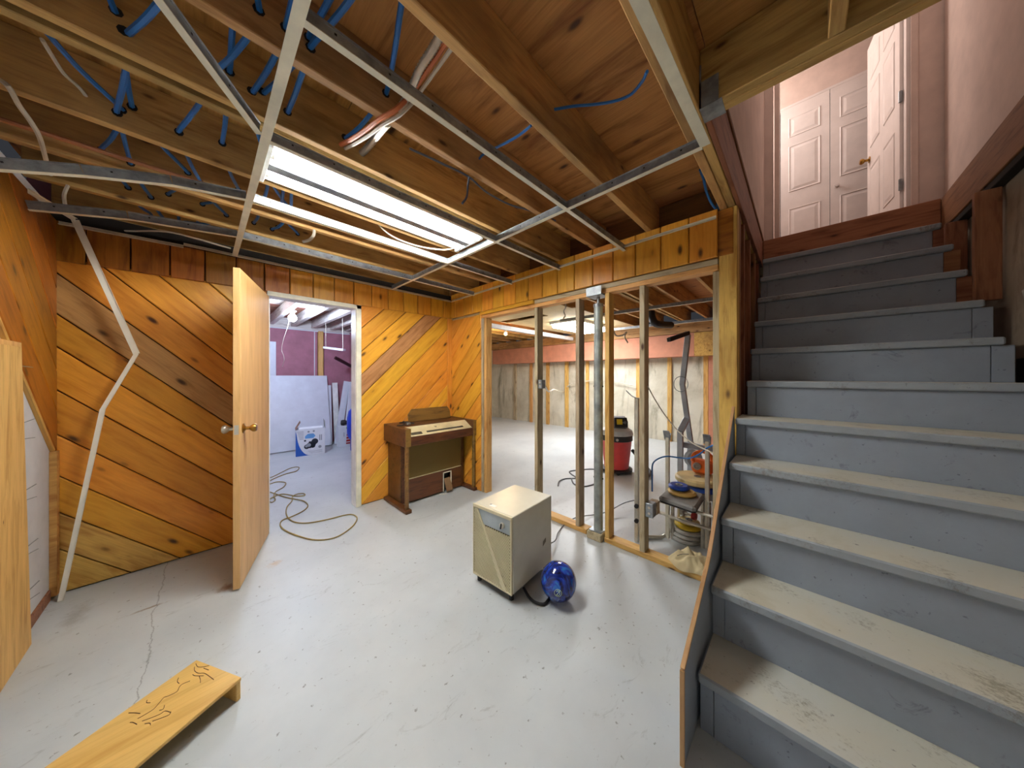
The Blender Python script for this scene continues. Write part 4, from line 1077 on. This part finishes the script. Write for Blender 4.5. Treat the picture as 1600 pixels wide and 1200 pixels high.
build('cap', lathe(NB(), [(.032, 0), (.032, .016), (.026, .02), (.018, .02), (.016, .008), (0, .008)], frame((3.045, .66, .565), (0, 1, 0), (0, 0, 1), (-1, 0, 0)), 16, cap=False), plain('grey_cap', (176, 170, 164), .4), ot, smooth=True)
tubeobj('handle', spline([(3.06, .7, .6), (3.07, .69, .66), (3.09, .63, .69), (3.11, .57, .66), (3.12, .56, .6)], 5), .015, ORANGEP, ot, 8)
# home gym tower
gm = empty('home_gym', (4.05, .95, 0), 'grey steel home gym frame with bent mast and pulley wheel at the back', 'exercise machine')
GYM = plain('grey_gym_steel', (172, 182, 190), .4, .1)
def bar(name, p, q, s, par, mat=GYM): return lumber(name, p, q, s, s, mat, par, up=(1, 0, 0) if abs((V(q) - V(p)).normalized().z) > .5 else (0, 0, 1))
m0, m1, m2 = dep(1075, 523, 3.55), dep(1066, 602, 3.6), dep(1079, 690, 3.6)
bar('mast', m0, m1, .055, gm); bar('mast', m1 + V((0, 0, .03)), m2, .052, gm)
a0, a1, a2 = dep(1073, 655, 3.4), dep(1063, 674, 3.35), dep(1063, 716, 3.35)
bar('seat_arm', a0, a1, .06, gm); bar('seat_arm', a1, a2, .055, gm)
g0, g1 = dep(1064, 694, 3.4), dep(1125, 704, 3.3)
bar('base_beam', g0, g1, .06, gm); bar('base_leg', dep(1079, 690, 3.6), V((dep(1079, 690, 3.6).x, dep(1079, 690, 3.6).y, 0)), .06, gm)
bar('base_leg', a2, V((a2.x, a2.y, 0)), .05, gm)
bar('top_arm', m0 + V((0, 0, .02)), dep(1045, 531, 3.3), .045, gm, BLACK); 
wp = dep(1083, 716, 3.3)
build('pulley_wheel', lathe(NB(), [(.03, -.03), (.085, -.03), (.095, -.015), (.085, 0), (.095, .015), (.085, .03), (.03, .03)], frame(wp, ZV, (-.7, .7, 0)), 20), GYM, gm, smooth=True)
bar('wheel_stand', wp, V((wp.x, wp.y, 0)), .04, gm)
rc = dep(1064, 600, 3.55)
tubeobj('steel_cable', [rc + RT * (.085 * math.cos(t)) + V((0, 0, .09 * math.sin(t))) for t in [2 * PI * k / 24 for k in range(24)]], .004, GALV, gm, 5, True)
# shop vacuum
sv = empty('shop_vacuum', (4.12, 1.9, 0), 'red wet-and-dry shop vacuum with a grey and black motor head', 'vacuum')
Mv = Mx.Translation(V((4.12, 1.9, 0)))
REDV = plain('red_drum', (206, 64, 60), .45)
build('drum', lathe(NB(), [(.15, .05), (.165, .06), (.205, .44), (.212, .455)], Mv, 32), REDV, sv, smooth=True)
build('dolly_base', lathe(NB(), [(.2, .025), (.215, .03), (.215, .055), (.17, .065)], Mv, 32), BLACK, sv, smooth=True)
for a_ in (.6, 2.2, 3.7, 5.3):
    p = V((4.12 + .19 * math.cos(a_), 1.9 + .19 * math.sin(a_), .026))
    tubeobj('caster', [p - V((.012, 0, 0)), p + V((.012, 0, 0))], .026, BLACK, sv, 12)
build('latch_band', lathe(NB(), [(.212, .455), (.218, .46), (.218, .53), (.21, .54)], Mv, 32), plain('black_band', (44, 46, 46), .45), sv, smooth=True)
build('drum_lid', lathe(NB(), [(.222, .535), (.226, .545), (.21, .6), (.16, .63), (0, .64)], Mv, 32, cap=False), plain('grey_lid', (186, 186, 182), .45), sv, smooth=True)
mh = build('motor_head', obox(NB(), frame((4.12, 1.87, .7), (.5, -.86, 0), (.86, .5, .25)), .24, .2, .15, .035), plain('dark_head', (96, 96, 98), .45), sv)
fd = frame((4.045, 1.80, .72), (.64, -.77, 0), (.2, .15, .97))
build('badge_plate', obox(NB(), fd, .17, .13, .012, .003), BLACK, sv)
build('yellow_sticker', obox(NB(), fd @ Mx.Translation(V((-.02, .005, .007))), .075, .075, .003, .001), YELP, sv)
build('band_knob', lathe(NB(), [(.018, 0), (.018, .012), (0, .013)], frame((3.93, 1.8, .49), (-.46, .88, 0) if False else (.46, -.88, 0), ZV), 12, cap=False), CHROME, sv, smooth=True)
tubeobj('hose', spline([(4.3, 1.75, .3), (4.36, 1.6, .1), (4.3, 1.5, .04), (4.1, 1.46, .035), (3.9, 1.5, .035)], 6), .022, BLACK, sv, 10)
# crumpled canvas on the sole plate
cvx = empty('canvas_sack', (2.37, .55, 0), 'crumpled pale canvas sack slumped over the sole plate by the stairs', 'sack')
bm = NB()
nu, nv = 40, 34
r2 = random.Random(3)
ph = [(r2.uniform(8, 34) * r2.choice((-1, 1)), r2.uniform(8, 34), r2.uniform(0, 6), r2.uniform(.006, .014)) for _ in range(9)]
gr = []
for i in range(nu):
    row = []
    for j in range(nv):
        u = i / (nu - 1) * 2 - 1; v = j / (nv - 1) * 2 - 1
        rr_ = min(1, math.hypot(u, v)); sh = max(abs(u), abs(v)); k = (sh / math.hypot(u, v)) if math.hypot(u, v) > 1e-6 else 1
        uu, vv_ = u * k, v * k; q = math.hypot(uu, vv_)
        x = 2.39 + uu * .125 * (1 + .14 * math.sin(5 * math.atan2(vv_, uu)) * q); y = .545 + vv_ * .15 * (1 + .12 * math.sin(3 * math.atan2(vv_, uu) + 1) * q)
        z = .045 + .1 * (1 - q ** 2) ** .7 if q < 1 else .045
        for a_, b_, c_, d_ in ph: z += d_ * (1 - 2 * abs(math.sin(a_ * x * 1.2 + b_ * y * 1.2 + c_)) ** .7) * (1 - .6 * q)
        row.append(bm.verts.new((x, y, max(.042, z))))
    gr.append(row)
for i in range(nu - 1):
    for j in range(nv - 1): bm.faces.new((gr[i][j], gr[i + 1][j], gr[i + 1][j + 1], gr[i][j + 1]))
CANVAS = dirty('canvas', (206, 190, 150), (140, 118, 80), .58, .9, speck=False)
edge = [gr[i][0] for i in range(nu)] + [gr[-1][j] for j in range(1, nv)] + [gr[i][-1] for i in range(nu - 2, -1, -1)] + [gr[0][j] for j in range(nv - 2, 0, -1)]
low = [bm.verts.new((v.co.x, v.co.y, .041)) for v in edge]
for k in range(len(edge)): bm.faces.new((edge[k], edge[(k + 1) % len(edge)], low[(k + 1) % len(edge)], low[k]))
build('sack', bm, CANVAS, cvx, smooth='all')
sb = NB()
for pl in ([(1058, 868), (1066, 866), (1076, 866)], [(1060, 882), (1066, 876), (1074, 871)], [(1072, 890), (1077, 886), (1081, 882)]):
    tube(sb, spline([onx(x, y, 2.33 + .0) for x, y in pl], 3), .002, 4)
build('crease_shade', sb, BLACK, cvx)  # black lines paint the shade in the folds
# cords on the workshop floor and wall
o = tubeobj('grey_cord', spline([onz(872, 759, .01), onz(874, 752, .008), onz(884, 748, .006), onz(900, 747, .006), onz(893, 741, .006), onz(890, 737, .006), onz(900, 735, .006), onz(926, 733, .006), onz(940, 738, .006), onz(936, 752, .006), onz(915, 760, .006), onz(898, 757, .006), onz(893, 748, .006)], 6), .009, GREYC, None, 6)
tag(o, 'grey cord with a loose plug lying on the workshop floor', 'cord')
tag(tubeobj('white_cable', spline([onx(851, 603, 2.36), onx(858, 612, 3.5), onx(866, 609, 5), onx(880, 612, 6.7), onx(893, 600, 6.7), onx(940, 594, 6.7), onx(992, 603, 6.7)], 6), .012, WHITEC, None, 6), 'pale cable strung from the switch box across the concrete wall', 'cable')
tag(tubeobj('black_drain_pipe', spline([dep(1017, 486, 4.6), dep(1019, 497, 4.6), dep(1026, 506, 4.6), dep(1048, 508, 4.9)], 6), .055, BLACK, None, 16), 'black drain pipe elbow under the workshop joists', 'pipe')
tee_ = empty('workshop_tee', (4.4, 1.4, 2.3), 'metal ceiling tee crossing under the workshop joists, nearer one', 'ceiling tee')
tee('bar', [(4.3, 3.0, 2.3), (4.42, .45, 2.3)], tee_, fw=.03)
tee_ = empty('workshop_tee', (5.9, 1.4, 2.3), 'metal ceiling tee crossing under the workshop joists, farther one', 'ceiling tee')
tee('bar', [(5.85, 3.0, 2.3), (5.95, .45, 2.3)], tee_, fw=.03)
tag(tubeobj('white_cable', spline([V((dep(884, 476, 3.4).x, 2.1, 2.5)), V((dep(884, 476, 3.4).x, 2.0, 2.46)), dep(884, 476, 3.4), dep(881, 486, 3.45), dep(883, 494, 3.5), dep(880, 498, 3.5)], 5), .008, WHITEC, None, 6), 'short white cable dangling above the workshop troffer', 'cable')
tag(tubeobj('white_cable', spline([V((4.3, 2.107, 2.43)), V((4.3, 2.06, 2.38)), dep(960, 521, 4.5), dep(972, 524, 4.5), dep(979, 519, 4.5), dep(976, 526, 4.5), dep(981, 536, 4.5)], 5), .012, WHITEC, None, 6), 'frayed white cable end hanging by the salmon soffit', 'cable')

# ================================================================== STORE ROOM THINGS
wp_ = empty('white_sheet', (.75, 6.64, 0), 'large white sheet panel leaning against the maroon wall', 'sheet')
p0, p1 = V((0, 6.645, .012)), V((0, 6.95, 1.372))
Mw = frame(V((.55, 0, 0)) + (p0 + p1) / 2, (1, 0, 0), (p1 - p0))
PANW = plain('white_melamine', (216, 222, 232), .45, 0, .02)
build('sheet', obox(NB(), Mw, 2.41, (p1 - p0).length, .016, .001), PANW, wp_)
build('edge_band', obox(NB(), Mw @ Mx.Translation(V((1.206, 0, 0))), .003, (p1 - p0).length, .017), GALV, wp_)
vb = tag(lumber('white_board', (.84, 6.98, 0), (.84, 6.985, 2.0), .2, .016, PANW, None, up=(0, -1, 0)), 'tall white board upright behind the leaning sheet', 'board')
def plank(px0, y0, px1, y1, Y0, Y1, w, label, mat=PANW, rot=0):
    p = ony(px0, y0, Y0); q = ony(px1, y1, Y1); p.z = max(p.z, .006)
    o = lumber('white_plank', p, q, w, .022, mat, None, up=(0, -1, 0)); return tag(o, label, 'plank')
plank(516, 696, 514, 602, 6.72, 6.95, .07, 'narrow white plank just right of the leaning sheet')
plank(527, 692, 523, 598, 6.8, 6.96, .1, 'white plank standing upright between two others', WHITE)
plank(527, 694, 542, 596, 6.62, 6.93, .12, 'tilted white plank with a small hole near its top')
plank(540, 690, 550, 597, 6.5, 6.9, .09, 'white plank nearest the blue drum')
cb = empty('pump_box', (1.29, 6.2, 0), 'white cardboard box printed with a pump picture and blue corner', 'cardboard box')
f0, f1 = V((1.087, 6.124, 0)), V((1.504, 6.055, 0)); fx = (f1 - f0).normalized(); fn = V((fx.y, -fx.x, 0))
CARD = plain('white_card', (226, 230, 236), .6, 0, .02); KRAFT = plain('brown_card', (150, 116, 92), .8)
Wb, Hb, Db = (f1 - f0).length, .45, .28
Mc = frame(f0, fx, ZV)            # z = towards camera
for nm, c, s in (('front', (Wb / 2, Hb / 2, -.003), (Wb, Hb, .006)), ('back', (Wb / 2, Hb / 2, -Db), (Wb, Hb, .006)), ('side', (.003, Hb / 2, -Db / 2), (.006, Hb, Db)), ('side', (Wb - .003, Hb / 2, -Db / 2), (.006, Hb, Db)), ('bottom', (Wb / 2, .004, -Db / 2), (Wb, .006, Db))):
    build(nm, obox(NB(), Mc @ Mx.Translation(V(c)), *s), CARD, cb)
build('flap', obox(NB(), Mc @ Mx.Translation(V((.03, Hb + .06, -Db / 2))) @ Mx.Rotation(-.5, 4, 'Z'), .005, .14, Db), KRAFT, cb)
build('flap', obox(NB(), Mc @ Mx.Translation(V((Wb + .0, Hb + .06, -Db / 2))) @ Mx.Rotation(.06, 4, 'Z'), .005, .14, Db), GREYP, cb)
build('flap', obox(NB(), Mc @ Mx.Translation(V((Wb / 2, Hb + .02, -.02))) @ Mx.Rotation(-.9, 4, 'X'), Wb - .08, .05, .004), CARD, cb)
Mp2 = Mc @ Mx.Translation(V((0, 0, .0006)))
PB = plain('print_blue', (36, 96, 190), .5); PL = plain('print_light_blue', (96, 156, 214), .5); PK = plain('print_dark', (44, 48, 60), .5); PG = plain('print_grey', (150, 156, 166), .5)
arc = [(.0, Hb * .95)] + [(.012 + .19 * (1 - math.cos(t)), Hb * .95 * (1 - math.sin(t)) * 1.0) for t in [PI / 2 * k / 10 for k in range(1, 11)]]
bm = NB()
for a_, b_ in zip(arc, arc[1:]): prism(bm, Mp2, [(0.0, a_[1]), (0.0, b_[1] - .0001), (b_[0], b_[1]), (a_[0] + .0001, a_[1])], .001)
build('blue_corner_print', bm, PB, cb)
bm = NB()
prism(bm, Mp2, [(.13, .29), (.25, .29), (.28, .33), (.25, .37), (.17, .37), (.13, .33)], .001); build('blue_pump_print', bm, PL, cb)
bm = NB()
for cx_, cy_, r_ in ((.27, .23, .05), (.2, .17, .05), (.155, .15, .04), (.24, .15, .03), (.13, .255, .016)):
    lathe(bm, [(.001, 0), (r_, 0), (r_, .0012), (.001, .0012)], Mp2 @ Mx.Translation(V((cx_, cy_, 0))), 16)
prism(bm, Mp2, [(.14, .13), (.27, .13), (.3, .22), (.19, .24)], .0012)
build('dark_pump_print', bm, PK, cb)
bm = NB()
for cx_, cy_, r_ in ((.185, .175, .03), (.15, .16, .02), (.345, .13, .024), (.18, .405, .016), (.255, .41, .016)):
    lathe(bm, [(.001, 0), (r_, 0), (r_, .0016), (.001, .0016)], Mp2 @ Mx.Translation(V((cx_, cy_, 0))), 16)
prism(bm, Mp2, [(.335, .24), (.35, .24), (.35, .34), (.335, .34)], .001); prism(bm, Mp2, [(.36, .24), (.375, .24), (.375, .34), (.36, .34)], .001)
for k in range(6): prism(bm, Mp2, [(.02 + .006 * k, .41 - .025 * k), (.11, .41 - .025 * k), (.11, .418 - .025 * k), (.02 + .006 * k, .418 - .025 * k)], .0008)
for k in range(3): prism(bm, Mp2, [(.17 + .02 * k, .07 - .018 * k), (.38, .07 - .018 * k), (.38, .074 - .018 * k), (.17 + .02 * k, .074 - .018 * k)], .0008)
build('grey_print', bm, PG, cb)
rb = empty('small_carton', (1.96, 6.5, 0), 'small white carton with red printed side beside the blue drum', 'cardboard box')
q0, q1 = onz(527, 700, 0), onz(549, 697, 0)
build('carton', obox(NB(), frame((q0 + q1) / 2 + V((.03, .09, .2)), (q1 - q0), (V((0, 0, 1)).cross(q1 - q0))), (q1 - q0).length, .16, .4, .003), CARD, rb)
qx = (q1 - q0).normalized(); qn = V((qx.y, -qx.x, 0))
Mq = frame(q0 + V((.03, .09, 0)) + qn * .0805, qx, ZV)
bm = NB(); prism(bm, Mq, [(.13, .05), (.21, .05), (.2, .33), (.145, .33)], .001); build('red_print', bm, REDP, rb)
bm = NB()
for k in range(4): prism(bm, Mq, [(.135, .08 + k * .055), (.2, .08 + k * .055), (.2, .095 + k * .055), (.135, .095 + k * .055)], .002)
build('white_print', bm, CARD, rb)
bm = NB(); prism(bm, Mq, [(.09, .2), (.1, .2), (.1, .28), (.09, .28)], .001); build('grey_print', bm, PG, rb)
bm = NB(); prism(bm, Mq, [(.13, .345), (.19, .345), (.19, .385), (.13, .385)], .001); build('green_print', bm, plain('print_green', (150, 200, 120), .5), rb)
ft = tag(build('flashlight', tube(NB(), [(q0.x + .1, q0.y + .1, .456), (q0.x + .13, q0.y + .08, .456), (q0.x + .19, q0.y + .06, .456), (q0.x + .25, q0.y + .04, .456)], [.05, .055, .035, .03], 14), BLACK, None, smooth=True), 'black torch lying on the small white carton', 'torch')
dr = empty('blue_drum', (2.06, 6.1, 0), 'bright blue plastic drum half hidden by the doorway casing', 'drum')
bp = onz(552, 705, 0)
Md2 = Mx.Translation(V((bp.x + .08, bp.y + .05, 0)))
build('drum', lathe(NB(), [(.1, 0), (.11, .012), (.11, .2), (.15, .26), (.165, .34), (.165, .6), (.14, .72), (.09, .78), (.05, .79)], Md2, 28), plain('blue_plastic', (26, 66, 196), .35), dr, smooth=True)
build('drum_cap', lathe(NB(), [(.05, .79), (.05, .82), (0, .825)], Md2, 16, cap=False), WHITE, dr, smooth=True)
hl = empty('hanging_strip', dep(522, 545, 5.3), 'pale strip hanging like a trapeze on two strings in the store room', 'hanging strip')
h0, h1 = dep(507, 543, 5.3), dep(538, 547, 5.0)
lumber('strip', h0, h1, .05, .035, PANW, hl)
tubeobj('string', [h0 + V((.02, 0, 0)), V((h0.x + .02, h0.y, 2.51))], .004, WHITEC, hl, 5); tubeobj('string', [h1 - V((.02, 0, 0)), V((h1.x - .03, h1.y, 2.51))], .004, WHITEC, hl, 5)
o = tubeobj('wall_pipe', [dep(524, 559, 5.75), onx(556, 576, 2.19)], .032, plain('dark_pipe', (70, 36, 44), .5), wsr_ if False else None, 12)
tag(o, 'dark slanted pipe sticking out of the maroon right-hand wall', 'pipe')
o = tubeobj('pull_cord', spline([V((pb.x - .01, pb.y, 2.29)), dep(449, 512, 4.3), dep(443, 530, 4.3), dep(440, 546, 4.3), dep(443, 555, 4.3), dep(444, 563, 4.3), dep(441, 573, 4.3)], 5), .003, WHITEC, None, 5)
tag(o, 'thin white pull cord dangling under the bare bulb', 'cord')
